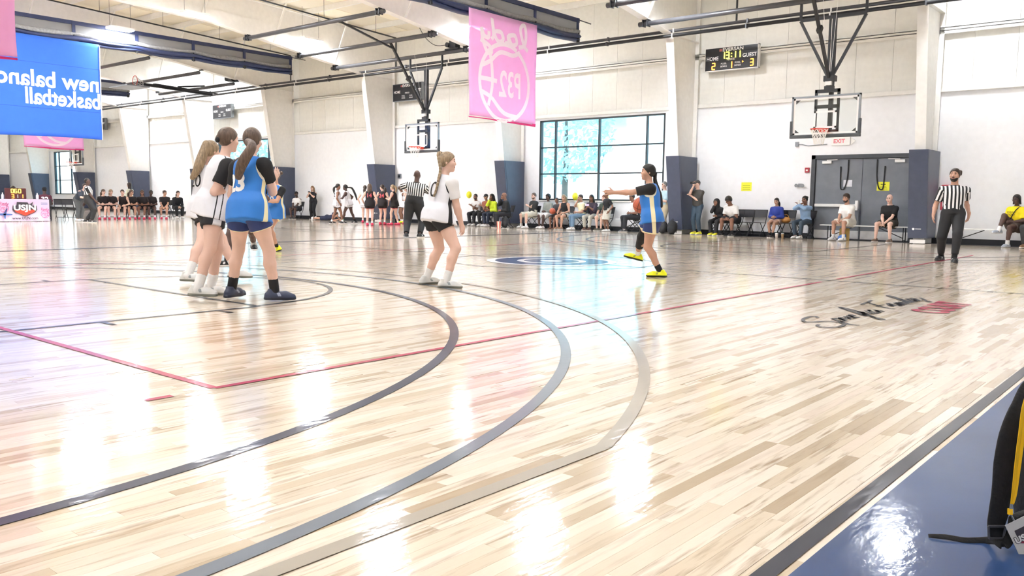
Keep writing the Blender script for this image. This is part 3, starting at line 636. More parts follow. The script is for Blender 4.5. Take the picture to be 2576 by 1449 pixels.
curtain(-18.03, 0.5, 24.9, 'grey and navy divider curtain rolled up above the pink banner', 3)
curtain(-33.24, 2, 23.7, 'grey and navy divider curtain rolled up above the blue banner', 13)
curtain(-48.45, 8, 23.5, 'grey and navy divider curtain rolled up farthest away behind the blue banner', 23)
def cloth(parent, name, m, X, y0, y1, z0, z1, amp=.03, ny=24, nz=20, seed=0, flare=.12):
    V = []; F = []
    for j in range(nz+1):
        for i in range(ny+1):
            u = i/ny; v = j/nz; w = (1-v)
            V.append((X+amp*w*(math.sin(u*9+seed+2*v)+.5*math.sin(u*21+seed*2)), y0+(y1-y0)*u+.02*w*math.sin(v*8+seed), z0+(z1-z0)*v+.03*w*math.sin(u*4+seed)))
    for j in range(nz):
        for i in range(ny): a = j*(ny+1)+i; F.append((a, a+1, a+ny+2, a+ny+1))
    b = MB().add(V, F); o = b.build(name, m, parent, True); sm = o.modifiers.new('thick', 'SOLIDIFY'); sm.thickness = .003
    return o
def on_cloth(o, mb, name, m, parent):
    """press flat print meshes (lying near the cloth) just onto the camera side of the cloth"""
    me = o.data; V = [v.co.copy() for v in me.vertices]; bv = BVHTree.FromPolygons(V, [tuple(p.vertices) for p in me.polygons])
    out = []
    for p in mb.v:
        p = Vector(p); h = bv.ray_cast(Vector((2, p.y, p.z)), Vector((-1, 0, 0)))
        out.append((h[0].x+.006 if h[0] else p.x, p.y, p.z))
    b = MB(); b.v = out; b.f = mb.f
    return b.build(name, m, parent)
def subdiv(V, F, L):
    bm = bmesh.new(); vs = [bm.verts.new(p) for p in V]
    for f in F:
        try: bm.faces.new([vs[i] for i in f])
        except ValueError: pass
    bmesh.ops.triangulate(bm, faces=bm.faces)
    for _ in range(6):
        es = [e for e in bm.edges if e.calc_length() > L]
        if not es: break
        bmesh.ops.subdivide_edges(bm, edges=es, cuts=1); bmesh.ops.triangulate(bm, faces=[f for f in bm.faces if len(f.verts) > 3])
    bm.verts.index_update(); r = [v.co.copy() for v in bm.verts], [tuple(v.index for v in f.verts) for f in bm.faces]; bm.free(); return r
def lady_print(o, u, v, S, mb, tb=None):
    """circle basketball mark with the two words; u mirrored by caller; S scale"""
    w = .115*S
    ribbon([(-x*S, y*S) for x, y in circle2(0, -.45, 1.0, 48, math.radians(62), math.radians(418))], w, o, u, v, mb)
    ribbon([(-x*S, y*S) for x, y in smooth_path3([(-.62, .3), (-.52, -.1), (-.5, -.6), (-.66, -1.1)])], w, o, u, v, mb)
    ribbon([(-x*S, y*S) for x, y in smooth_path3([(-.98, -.42), (-.7, -.42), (-.3, -.44)])], w, o, u, v, mb)
    ribbon([(-x*S, y*S) for x, y in smooth_path3([(-.95, -.1), (-.6, .05), (-.2, .32), (.3, .3), (.6, .42)])], w, o, u, v, mb)
    ribbon([(-x*S, y*S) for x, y in smooth_path3([(-.95, -.75), (-.5, -.9), (0, -1.25), (.5, -1.32)])], w, o, u, v, mb)
    # script word: l a d y
    for st in ([(-.95, .55), (-.78, .75), (-.62, 1.35), (-.78, 1.55), (-.86, 1.2), (-.8, .75), (-.55, .62)], [(-.1, .98), (-.38, 1.05), (-.46, .75), (-.25, .66), (-.1, .98), (-.12, .7), (.02, .68)],
               [(.42, 1.05), (.18, 1.05), (.1, .78), (.28, .68), (.45, .95), (.55, 1.5), (.48, .9), (.56, .7)], [(.66, 1.0), (.68, .75), (.85, .8), (.95, 1.05), (.88, .6), (.72, .2), (.55, .2), (.62, .42), (.98, .62)]):
        ribbon([(x*S, (.42+(y-.42)*.66)*S) for x, y in smooth_path3(st)], w, o, u, v, mb)
    V, F = text_mesh('P32', .95*S, .02*S); V = np.array(V)
    o = Vector(o); mb.add([o+Vector(u)*(float(p[0])*.62-.22*S)+Vector(v)*(float(p[1])-.52*S) for p in V], F)
def smooth_path3(pts): return [(p.x, p.y) for p in smooth_path([(a, b, 0) for a, b in pts], 8)]
def banner(X, y0, y1, z0, z1, label, seed):
    r = empty('hanging_banner', (X, (y0+y1)/2, z0), 0, label, 'banner'); W = y1-y0; H = z1-z0
    c = cloth(r, 'banner_cloth', M_PINKB, 0, -W/2, W/2, .06, H, .03, seed=seed)
    cloth(r, 'lower_hem', M_PINKHEM, .0, -W/2, W/2, 0, .06, .03, 24, 1, seed=seed)
    mb = MB(); lady_print((0, .05, H*.54), (0, -1, 0), (0, 0, 1), W*.36, mb)
    V, F = subdiv(mb.v, mb.f, .12); m2 = MB(); m2.v = V; m2.f = F; on_cloth(c, m2, 'banner_print', M_PRINT, r)
banner(-17.8, 19.0, 22.28, 3.53, 6.78, 'pink banner with white script and basketball print beside the window hoop', 1)
banner(-48.25, 17.73, 20.78, 3.5, 6.8, 'pink banner seen through and below the blue banner', 2)
banner(-17.8, 3.2, 6.5, 3.56, 6.8, 'pink banner hanging in front of the upper corner of the blue banner', 3)
r = empty('hanging_banner', (-33.05, 12.9, 3.14), 0, 'large sheer blue banner with white reversed lettering hung from a curtain', 'banner')
c = cloth(r, 'banner_cloth', M_BLUEB, 0, -2.05, 2.03, 0, 3.56, .04, 34, 24, 5)
mb = MB()
for s, y, z, w, sz in (('new balance', .05, 2.03, 3.85, .72), ('basketball', .68, 1.4, 2.62, .72)):
    V, F = text_mesh(s, sz, .017); V = np.array(V); V[:, 1] *= 1.12; V[:, 0] *= w/(V[:, 0].max()-V[:, 0].min())
    mb.add([Vector((.05, y-float(p[0]), z+float(p[1]))) for p in V], F)
V, F = subdiv(mb.v, mb.f, .15); m2 = MB(); m2.v = V; m2.f = F; on_cloth(c, m2, 'banner_print', M_LETTER, r)
for z in (2.62, 1.02):
    mb = MB(); mb.add([Vector((.05, y, z+dz)) for y in np.linspace(-2, 2, 40) for dz in (-.008, .008)], [(2*i, 2*i+1, 2*i+3, 2*i+2) for i in range(39)]); on_cloth(c, mb, 'seam', mat('dark_blue_seam', '2A55A8', .7), r)
MB().tube([(.02, 2.03, 0.02), (.02, 2.03, 3.5)], .018, 6).build('edge_cord', M_WHITE, r)

# ------------------------------------------------------------------ wall scoreboards
def seg_digit(mb, ch, x, z, w, h, y=0):
    S = {'a': (0, 1, 1, 1), 'b': (1, 1, 1, .5), 'c': (1, .5, 1, 0), 'd': (0, 0, 1, 0), 'e': (0, .5, 0, 0), 'f': (0, 1, 0, .5), 'g': (0, .5, 1, .5)}
    D = {'0': 'abcdef', '1': 'bc', '2': 'abged', '3': 'abgcd', '4': 'fgbc', '5': 'afgcd', '6': 'afgedc', '7': 'abc', '8': 'abcdefg', '9': 'abcdfg'}
    t = w*.26
    for c in D[ch]:
        x0, z0, x1, z1 = S[c]; mb.bar((x+x0*w, y, z+z0*h), (x+x1*w, y, z+z1*h), .012, t) if z0 == z1 else mb.bar((x+x0*w, y, z+z0*h), (x+x1*w, y, z+z1*h), t, .012, (0, 1, 0))
def scoreboard(x, label, lit):
    r = empty('wall_scoreboard', (x, YW-.3, 5.43), 0, label, 'scoreboard'); W = .915; H = .72; y = -.092
    MB().box(-W, W, -.09, .08, 0, H).build('panel', mat('black_scoreboard', '24262B', .35), r)
    f = MB(); f.box(-W-.02, W+.02, -.1, .08, -.02, -.001); f.box(-W-.02, W+.02, -.1, .08, H+.001, H+.02); f.box(-W-.02, -W-.001, -.1, .08, -.02, H+.02); f.box(W+.001, W+.02, -.1, .08, -.02, H+.02); f.build('panel_frame', M_WHITE if lit else M_ALU, r)
    u, v = (1, 0, 0), (0, 0, 1)
    text('EVERSAN', .15, M_LETTER, r, (.06, y, .64), u, v, .003, width=.72); text('HOME', .17, M_LETTER, r, (-.66, y, .38), u, v, .003, width=.42); text('GUEST', .17, M_LETTER, r, (.64, y, .4), u, v, .003, width=.48)
    text('PERIOD', .09, M_LETTER, r, (.0, y, .32), u, v, .001, width=.28)
    for sx in (-.25, .24): text('POSS.', .075, M_LETTER, r, (sx, y, .2), u, v, .001, width=.2); text('BONUS', .075, M_LETTER, r, (sx, y, .11), u, v, .001, width=.22)
    tag_ = MB().box(-.42, -.32, y-.002, y, .6, .68).build('maker_mark', mat('maker_red', 'B0605C', .6), r)
    if lit:
        YLW = emit('yellow_segments', 'FFF23A', 2.6); RED = emit('red_segments', 'FF8A2A', 2.6)
        for c, xx in (('1', -.33), ('3', -.17), ('1', .06), ('1', .22)): f = MB(); seg_digit(f, c, xx, .36, .1, .2, y-.01); f.build('clock_digit', YLW, r)
        for zz in (.41, .5): MB().cbox((.02, y-.01, zz), (.03, .01, .03)).build('clock_dot', YLW, r)
        for c, xx, zz in (('2', -.66, .04), ('1', -.06, .04), ('3', .68, .06)): f = MB(); seg_digit(f, c, xx, zz, .1, .2, y-.01); f.build('score_digit', RED, r)
        MB().prism([(.4, y-.01, .18), (.45, y-.01, .21), (.4, y-.01, .24)], (0, 0, 0), (0, .01, 0)).build('possession_arrow', RED, r)
scoreboard(-12.82, 'lit black scoreboard showing a yellow game clock on the upper wall', True)
scoreboard(-28.25, 'unlit black scoreboard on wall partly behind the hoop mast', False)
scoreboard(-43.3, 'unlit black scoreboard on wall above the standing players', False)
scoreboard(-58.5, 'unlit black scoreboard on far wall beside the blue banner edge', False)

# ------------------------------------------------------------------ outside the windows
M_LEAF = mat('pale_green_leaves', 'C4DEDE', .7, var=.3, nscale=3)
tag(MB().box(XL-40, XR+40, YW+.3, 140, -.4, -.2).build('outdoor_ground', mat('pale_paving', 'D8D8CE', .8), None), kind='structure')
def tree(x, y, h, seed):
    rnd = random.Random(seed); r = empty('outdoor_tree', (x, y, -.2), 0, 'leafy green tree standing outside beyond the gym windows', 'tree', 'trees outside the windows')
    f = MB(); f.tube([(0, 0, 0), (.1, 0, h*.4), (0, .1, h*.75)], [.22, .16, .06], 8); f.build('trunk', mat('grey_bark', '6A6258', .9), r)
    V = []; F = []
    for i in range(1400):
        a = rnd.uniform(0, 6.28); c = rnd.uniform(-1, 1); q = rnd.uniform(.55, 1)**.5; sr = math.sqrt(1-c*c)
        p = Vector((h*.34*q*sr*math.cos(a), h*.34*q*sr*math.sin(a), h*.62+h*.36*q*c)); n = Vector((rnd.gauss(0, 1), rnd.gauss(0, 1), rnd.gauss(0, 1))).normalized(); t = n.orthogonal().normalized()*.22; b = n.cross(t)*.6
        k = len(V); V += [p-t, p+b, p+t, p-b]; F.append((k, k+1, k+2, k+3))
    o = MB().add(V, F).build('foliage', M_LEAF, r); tag(o, kind='stuff')
tree(-30.5, 41, 9, 1); tree(-24.5, 50, 9, 2); tree(-58, 38, 9, 3); tree(-66, 46, 10, 4)
# ------------------------------------------------------------------ people: bodies and clothes grown as smooth distance fields, one mesh per part
def V3(*a): return np.array(a, float)
def nrm(v): v = np.asarray(v, float); return v/(np.linalg.norm(v)+1e-12)
def rotv(v, axis, deg):
    a = math.radians(deg); k = nrm(axis); v = np.asarray(v, float)
    return v*math.cos(a)+np.cross(k, v)*math.sin(a)+k*(k@v)*(1-math.cos(a))
class Field:
    def __init__(s, prims, vox):
        lo = np.min([p['lo'] for p in prims], 0)-3*vox; hi = np.max([p['hi'] for p in prims], 0)+3*vox
        n = np.ceil((hi-lo)/vox).astype(int)+1
        s.lo = lo; s.h = vox; s.n = n; s.F = np.full(n, .25, np.float32)
        for p in prims: s.apply(p)
    def apply(s, p):
        m = p['k']+2.5*s.h
        a = np.clip(np.floor((p['lo']-m-s.lo)/s.h).astype(int), 0, s.n); b = np.clip(np.ceil((p['hi']+m-s.lo)/s.h).astype(int)+1, 0, s.n)
        if (b <= a).any(): return
        g = [(s.lo[i]+s.h*np.arange(a[i], b[i])).astype(np.float32) for i in range(3)]
        X, Y, Z = np.meshgrid(*g, indexing='ij', sparse=True)
        d = p['f'](X, Y, Z)
        for (c, n) in p.get('cut', ()): d = np.maximum(d, (X-c[0])*n[0]+(Y-c[1])*n[1]+(Z-c[2])*n[2])
        sl = tuple(slice(a[i], b[i]) for i in range(3)); o = s.F[sl]; k = p['k']
        if p.get('sub'): s.F[sl] = np.maximum(o, -d); return
        if p.get('and'):
            nf = np.full_like(s.F, .25); nf[sl] = np.maximum(o, d); s.F = nf; return
        if k > 0:
            h = np.maximum(k-np.abs(o-d), 0)/k; s.F[sl] = np.minimum(o, d)-h*h*k*.25
        else: s.F[sl] = np.minimum(o, d)
    def mesh(s):
        F = s.F; ins = F < 0; n = s.n-1
        c = [ins[i:i+n[0], j:j+n[1], k:k+n[2]] for i in (0, 1) for j in (0, 1) for k in (0, 1)]
        cnt = sum(x.astype(np.int8) for x in c); act = (cnt > 0) & (cnt < 8)
        idx = np.argwhere(act)
        if not len(idx): return np.zeros((0, 3)), np.zeros((0, 4), int)
        vid = np.full(n, -1, np.int64); vid[act] = np.arange(len(idx))
        cor = np.array([(i, j, k) for i in (0, 1) for j in (0, 1) for k in (0, 1)])
        val = np.stack([F[idx[:, 0]+q[0], idx[:, 1]+q[1], idx[:, 2]+q[2]] for q in cor], 1)
        acc = np.zeros((len(idx), 3)); w = np.zeros(len(idx))
        for a in range(8):
            for b in range(a+1, 8):
                dd = cor[b]-cor[a]
                if np.abs(dd).sum() != 1: continue
                va, vb = val[:, a], val[:, b]; x = (va < 0) != (vb < 0); t = np.where(x, va/np.where(x, va-vb, 1), 0)
                acc += np.where(x[:, None], cor[a]+t[:, None]*dd, 0); w += x
        P = s.lo+s.h*(idx+acc/w[:, None]); Q = []
        for ax in range(3):
            o = [q for q in range(3) if q != ax]
            A = np.take(ins, range(0, s.n[ax]-1), ax); B = np.take(ins, range(1, s.n[ax]), ax)
            e = np.argwhere(A != B); e = e[(e[:, o[0]] > 0) & (e[:, o[1]] > 0) & (e[:, o[0]] < n[o[0]]) & (e[:, o[1]] < n[o[1]])]
            if not len(e): continue
            fl = A[e[:, 0], e[:, 1], e[:, 2]]
            def vi(d0, d1):
                q = e.copy(); q[:, o[0]] -= d0; q[:, o[1]] -= d1; return vid[q[:, 0], q[:, 1], q[:, 2]]
            quad = np.stack([vi(1, 1), vi(0, 1), vi(0, 0), vi(1, 0)], 1)
            if ax == 1: fl = ~fl
            quad[~fl] = quad[~fl][:, ::-1]; Q.append(quad)
        return P, np.concatenate(Q)
def bb(pts, r): pts = np.array(pts); return pts.min(0)-r, pts.max(0)+r
def cone(a, b, ra, rb, k=.02, **kw):
    a = np.asarray(a, float); b = np.asarray(b, float); ab = b-a; L2 = ab@ab+1e-12
    def f(X, Y, Z):
        t = np.clip(((X-a[0])*ab[0]+(Y-a[1])*ab[1]+(Z-a[2])*ab[2])/L2, 0, 1)
        return np.sqrt((X-a[0]-t*ab[0])**2+(Y-a[1]-t*ab[1])**2+(Z-a[2]-t*ab[2])**2)-(ra+(rb-ra)*t)
    lo, hi = bb([a, b], max(ra, rb)); return dict(f=f, lo=lo, hi=hi, k=k, **kw)
def ell(c, r, ax=None, k=.02, **kw):
    c = np.asarray(c, float); r = np.asarray(r, float); A = np.eye(3) if ax is None else np.stack(ax, 0)
    def f(X, Y, Z):
        q = [((X-c[0])*A[i][0]+(Y-c[1])*A[i][1]+(Z-c[2])*A[i][2]) for i in range(3)]
        k0 = np.sqrt(sum((q[i]/r[i])**2 for i in range(3))); k1 = np.sqrt(sum((q[i]/r[i]**2)**2 for i in range(3)))
        return k0*(k0-1)/(k1+1e-9)
    lo, hi = bb([c], r.max()); return dict(f=f, lo=lo, hi=hi, k=k, **kw)
def loft(st, u, v, k=.02, wob=None, **kw):
    """stations (centre, ru, rv) up a spine; u lateral, v depth"""
    C = np.array([q[0] for q in st]); ru = np.array([q[1] for q in st]); rv = np.array([q[2] for q in st])
    ax = C[-1]-C[0]; L = np.linalg.norm(ax); ax = ax/L; tt = (C-C[0])@ax
    off = C-C[0]-np.outer(tt, ax); ou = off@u; ov = off@v
    def f(X, Y, Z):
        t = (X-C[0][0])*ax[0]+(Y-C[0][1])*ax[1]+(Z-C[0][2])*ax[2]; tc = np.clip(t, 0, L)
        cu = (X-C[0][0])*u[0]+(Y-C[0][1])*u[1]+(Z-C[0][2])*u[2]-np.interp(tc, tt, ou); cv = (X-C[0][0])*v[0]+(Y-C[0][1])*v[1]+(Z-C[0][2])*v[2]-np.interp(tc, tt, ov)
        a = np.interp(tc, tt, ru); b = np.interp(tc, tt, rv); q = np.sqrt((cu/a)**2+(cv/b)**2); d = (q-1)*np.minimum(a, b); e = np.abs(t-tc)
        if wob: d = d-wob(t/L, np.arctan2(cv/b, cu/a))
        return np.where(e > 0, np.sqrt(np.maximum(d, 0)**2+e**2)+np.minimum(d, 0)*0, d)
    lo, hi = bb(C, max(ru.max(), rv.max())+.01); return dict(f=f, lo=lo, hi=hi, k=k, **kw)
def ik(a, b, l1, l2, hint):
    a = np.asarray(a, float); b = np.asarray(b, float); d = b-a; D = np.linalg.norm(d); u = d/(D+1e-9)
    if D > (l1+l2)*.995: b = a+u*(l1+l2)*.995; D = (l1+l2)*.995
    x = (l1*l1-l2*l2+D*D)/(2*D); y = math.sqrt(max(l1*l1-x*x, 0)); h = np.asarray(hint, float); h = nrm(h-u*(h@u))
    return a+u*x+h*y, b
def field_obj(name, prims, vox, m, root, s1=None, s2=None, smooth_it=1):
    P, Q = Field(prims, vox).mesh()
    if not len(P): return None
    for _ in range(smooth_it):                         # light relaxation removes grid steps
        S = np.zeros_like(P); c = np.zeros(len(P))
        for i in range(4):
            np.add.at(S, Q[:, i], P[Q[:, (i+1) % 4]]+P[Q[:, (i-1) % 4]]); np.add.at(c, Q[:, i], 2)
        P = P*.45+.55*S/c[:, None]
    me = bpy.data.meshes.new(name); me.vertices.add(len(P)); me.vertices.foreach_set('co', P.astype(np.float32).ravel())
    me.loops.add(len(Q)*4); me.loops.foreach_set('vertex_index', Q.astype(np.int32).ravel())
    me.polygons.add(len(Q)); me.polygons.foreach_set('loop_start', np.arange(0, len(Q)*4, 4, dtype=np.int32))
    me.update(calc_edges=True); me.polygons.foreach_set('use_smooth', np.ones(len(Q), bool))
    for nm, fn in (('s1', s1), ('s2', s2)):
        if fn is not None:
            a = me.attributes.new(nm, 'FLOAT', 'POINT'); a.data.foreach_set('value', np.asarray(fn(P), np.float32))
    me.materials.append(m); o = bpy.data.objects.new(name, me); COL.objects.link(o); o.parent = root
    o['_pq'] = 0; del o['_pq']
    return o

SK = {'fair': 'DDB9A8', 'tan': 'C09680', 'brown': '86604E', 'dark': '553F39', 'olive': 'AC8672'}
def skin(k):
    n = 'skin_'+k; lips = {'fair': 'B8706A', 'tan': '9A5A50', 'olive': '8E544A', 'brown': '5E3634', 'dark': '3A2426'}[k]
    return tone(n, SK[k], {'fair': '6E5244', 'tan': '4A342A', 'olive': '44302A'}.get(k, '1E1512'), lips, .55, .06, 5, 0, .08, 30)
HAIRC = {'brown': '58463A', 'dkbrown': '382A23', 'blond': '8E7A60', 'black': '17140F', 'grey': '8C8A86', 'red': '7A4A34', 'ltbrown': '87694C'}
def hairmat(k):
    n = 'hair_'+k
    if n in MATS: return MATS[n]
    t = NT(n); c = lin(HAIRC[k]); o = t.obj()
    g = t.noise(1, t.scale(o, (70, 70, 9)), 3); col = t.ramp(g, [(.3, tuple(x*.6 for x in c[:3])+(1,)), (.7, tuple(min(1, x*1.45) for x in c[:3])+(1,))])
    t.set(Base_Color=col, Roughness=.45); t.bump(g, .6, .008); MATS[n] = t.m; return t.m

class Body: pass
def skeleton(J):
    """J: dict of world-relative joint inputs (see person()); fills the rest"""
    b = Body(); s = J['s']; b.s = s; up = V3(0, 0, 1)
    ang = lambda d: V3(math.cos(math.radians(d)), math.sin(math.radians(d)), 0)
    b.Fp = ang(J['face']); b.Rp = np.cross(b.Fp, up)
    b.P = np.asarray(J['pelvis'], float)
    if 'neck' in J: T = nrm(np.asarray(J['neck'], float)-b.P)
    else:
        T = rotv(up, b.Rp, -J.get('lean', 4)); T = rotv(T, b.Fp, J.get('side', 0))
    b.T = T; tl = .475*s*J.get('torso', 1); b.N = b.P+T*tl
    cf = ang(J['face']+J.get('twist', 0)); b.Rc = nrm(np.cross(cf, T)); b.Fc = np.cross(T, b.Rc)
    b.Rt = nrm(b.Rp-T*(b.Rp@T)); b.Ft = np.cross(T, b.Rt)
    hf = ang(J.get('look', J['face'])); hr = np.cross(hf, up); hf = rotv(hf, hr, J.get('nod', 0)); hu = np.cross(hr, hf)
    if 'tilt' in J: hr = rotv(hr, hf, J['tilt']); hu = np.cross(hr, hf)
    b.Fh, b.Rh, b.Uh = hf, hr, hu
    b.Hc = b.N+nrm(T*.6+up*.4)*.1*s+hu*.075*s+hf*.02*s
    w = J.get('sh', .17)*s; b.S = {'L': b.N-T*.078*s-b.Rc*w, 'R': b.N-T*.078*s+b.Rc*w}
    hp = J.get('hip', .088)*s; b.H = {'L': b.P-b.Rp*hp-up*.02*s, 'R': b.P+b.Rp*hp-up*.02*s}
    b.A, b.K, b.E, b.W, b.ft, b.hd = {}, {}, {}, {}, {}, {}
    for q in 'LR':
        fx = J['foot'+q]; yaw = J.get('yaw'+q, J['face']); pit = J.get('pitch'+q, 0)
        fd = ang(yaw); fr = np.cross(fd, up); fd = rotv(fd, fr, pit); fu = np.cross(fr, fd)
        A = np.asarray(fx, float)+fu*.085*s
        hint = J.get('knee'+q, ang(yaw)*.8+b.Fp*.4+up*.1)
        b.K[q], A2 = ik(b.H[q], A, .425*s, .405*s, hint); b.A[q] = A2; b.ft[q] = (A2-fu*.085*s, fd, fr, fu)
        side = -b.Rc if q == 'L' else b.Rc
        W = np.asarray(J['hand'+q], float); eh = np.asarray(J.get('elbow'+q, side*.7-b.Fc*.6-up*.5), float)
        b.E[q], b.W[q] = ik(b.S[q], W, .285*s, .25*s, eh)
        fdv = nrm(b.W[q]-b.E[q]); b.hd[q] = nrm(np.asarray(J['hdir'+q], float)) if 'hdir'+q in J else fdv
        b.A[q]
    return b
def torso_st(b, J, inf=0., lo=-.10, flare=0.):
    s = b.s; m = J.get('male', 0); g = J.get('girth', 1.); tl = np.linalg.norm(b.N-b.P)
    st = [(-.12, .125, .095), (-.05, .15, .112), (.08, .158, .118), (.28, .135+.014*m, .1+.008*m), (.5, .142+.02*m, .112+.006*m), (.7, .15+.024*m, .112+.006*m), (.86, .15+.02*m, .092), (.95, .115+.01*m, .075), (1.0, .07, .062)]
    out = []
    for t, a, c in st:
        if t < lo: continue
        gg = g if t < .8 else 1+(g-1)*.4
        f = flare*max(0, .35-t)
        wy = b.Ft*(1-max(0, min(1, t)))+b.Fc*max(0, min(1, t))
        out.append((b.P+b.T*tl*t+nrm(wy)*(.012*s*math.sin(max(t, 0)*3.14)), a*gg*s+inf+f, c*gg*s+inf+f))
    if lo < -.12:
        t0, a0, c0 = st[0]; f = flare*(.35-lo)
        out.insert(0, (b.P+b.T*tl*lo, .158*g*s+inf+f, .118*g*s+inf+f)); out[1] = (out[1][0], .158*g*s+inf+flare*.47, .118*g*s+inf+flare*.47); out[2] = (out[2][0], .158*g*s+inf+flare*.4, .118*g*s+inf+flare*.4)
    return out
def hand_prims(b, q, J, fr):
    s = b.s; W = b.W[q]; hd = b.hd[q]; sd = 1 if q == 'R' else -1
    pn = np.asarray(J.get('palm'+q, -b.Rc*sd*.8+b.Fc*.2), float); pn = nrm(pn-hd*(pn@hd)); lat = np.cross(hd, pn)*sd   # thumb side
    th = J.get('thumb'+q)
    if th is not None and lat@np.asarray(th, float) < 0: lat = -lat
    curl = J.get('curl'+q, .45); P = [ell(W+hd*.048*s, (.04*s, .052*s, .018*s), (lat, hd, pn), .012), cone(W-hd*.02*s, W+hd*.03*s, .026*s, .026*s, .012)]
    for i, L in enumerate((.072, .082, .076, .06)):
        base = W+hd*(.088-.006*abs(i-1.3))*s+lat*(.03-.021*i)*s
        d1 = nrm(hd*math.cos(curl*.7)+pn*math.sin(curl*.7)+lat*(.12-.08*i)*J.get('spread', 1)); d2 = nrm(d1*math.cos(curl*1.3)+pn*math.sin(curl*1.3))
        d2 = nrm(hd*math.cos(curl*1.9)+pn*math.sin(curl*1.9)); m = base+d1*L*.52*s
        P += [cone(base-hd*.012*s, m, fr, fr*.95, .006), cone(m, m+d2*L*.48*s, fr*.95, fr*.8, .003)]
    tb = W+hd*.025*s+lat*.03*s; tm = tb+nrm(hd*.6+lat*.7+pn*.35)*.045*s; te = tm+nrm(hd*.9+lat*.2+pn*.4)*.034*s
    P += [cone(tb, tm, fr*1.35, fr*1.1, .01), cone(tm, te, fr*1.1, fr*.9, .003)]
    return P
def body_prims(b, J, vox):
    s = b.s; g = J.get('girth', 1.); lg = J.get('limb', 1.)*s; P = [loft(torso_st(b, J), b.Rt, b.Ft, .03)]
    for q in 'LR':
        P += [cone(b.H[q]+b.T*.0*s-b.Ft*.03*s, b.H[q]-b.Ft*.035*s-V3(0, 0, .02*s), .086*g*s, .084*g*s, .04)]
        d = b.K[q]-b.H[q]
        P += [cone(b.H[q], b.H[q]+d*.5, .082*lg*min(g, 1.2), .074*lg, .035), cone(b.H[q]+d*.5, b.K[q], .074*lg, .053*lg, .02)]
        e = b.A[q]-b.K[q]; kh = nrm(b.K[q]-(b.H[q]+b.A[q])/2+b.Fp*.02); back = -nrm(kh-nrm(e)*(kh@nrm(e)))
        P += [cone(b.K[q], b.K[q]+e*.32+back*.012*s, .051*lg, .053*lg, .02), cone(b.K[q]+e*.32+back*.012*s, b.K[q]+e*.62, .053*lg, .041*lg, .02), cone(b.K[q]+e*.62, b.A[q], .041*lg, .033*lg, .02)]
        o, fd, fr_, fu = b.ft[q]; P += [cone(o+fu*.045*s-fd*.03*s, o+fu*.03*s+fd*.13*s, .034*s, .026*s, .02)]
        P += [ell(b.S[q]+(b.E[q]-b.S[q])*.06, (.06*s*min(g, 1.15),)*3, None, .04), cone(b.N-b.T*.03*s, b.S[q], .05*s, .05*s, .04)]
        d = b.E[q]-b.S[q]; P += [cone(b.S[q], b.S[q]+d*.5, .05*lg, .045*lg, .03), cone(b.S[q]+d*.5, b.E[q], .045*lg, .036*lg, .02)]
        e = b.W[q]-b.E[q]; P += [cone(b.E[q], b.E[q]+e*.3, .037*lg, .039*lg, .02), cone(b.E[q]+e*.3, b.W[q], .039*lg, .025*lg, .02)]
        P += hand_prims(b, q, J, max(.0095*s, vox*.62))
    P += head_prims(b, J); return P
def hp(b, r, f, u): return b.Hc+(b.Rh*r+b.Fh*f+b.Uh*u)*b.s
def head_prims(b, J):
    s = b.s; ax = (b.Rh, b.Fh, b.Uh); m = J.get('male', 0)
    P = [cone(b.N-b.T*.02*s, hp(b, 0, -.012, -.05), (.052+.008*m)*s, (.047+.008*m)*s, .02),
         ell(hp(b, 0, -.006, .024), (.074*s, .094*s, .092*s), ax, .0), ell(hp(b, 0, .03, -.048), ((.053+.004*m)*s, .06*s, (.062+.004*m)*s), ax, .03), ell(hp(b, 0, .068, -.094), (.022*s, .02*s, .018*s), ax, .03),
         ell(hp(b, 0, .07, .036), (.05*s, .02*s, .014*s), ax, .02), cone(hp(b, 0, .084, .014), hp(b, 0, .097, -.02), .009*s, .013*s, .014), ell(hp(b, 0, .085, -.056), (.023*s, .012*s, .012*s), ax, .01)]
    for q in (-1, 1):
        P += [ell(hp(b, q*.045, .058, -.02), (.026*s, .03*s, .028*s), ax, .02), ell(hp(b, q*.076, -.008, -.004), (.009*s, .017*s, .026*s), ax, .006)]
    for q in (-1, 1): P.append(ell(hp(b, q*.031, .1, .015), (.017*s, .014*s, .009*s), ax, 0, sub=True))
    return P
def face_attr(b, vox):
    def mk(spots):
        def f(P):
            L = np.stack([(P-b.Hc)@b.Rh, (P-b.Hc)@b.Fh, (P-b.Hc)@b.Uh], 1)/b.s; best = np.full(len(P), -1.)
            for c, r in spots: best = np.maximum(best, 1-np.sqrt((((L-c)/r)**2).sum(1)))
            return best
        return f
    e = .35*vox
    return mk([((q*.031, .088, .015), (.012+e, .022, .005+e)) for q in (-1, 1)]+[((q*.032, .09, .036), (.019+e, .02, .003+e)) for q in (-1, 1)]), mk([((0, .1, -.056), (.023+e, .03, .008+e))])
def cloth_wob(seed, amp):
    r = random.Random(seed); ph = [r.uniform(0, 6.28) for _ in range(6)]
    def w(t, a): return amp*(np.sin(5*a+9*t+ph[0])*.5+np.sin(3*a-13*t+ph[1])*.4+np.sin(8*a+4*t+ph[2])*.3)*np.clip(.9-t, .15, 1)
    return w
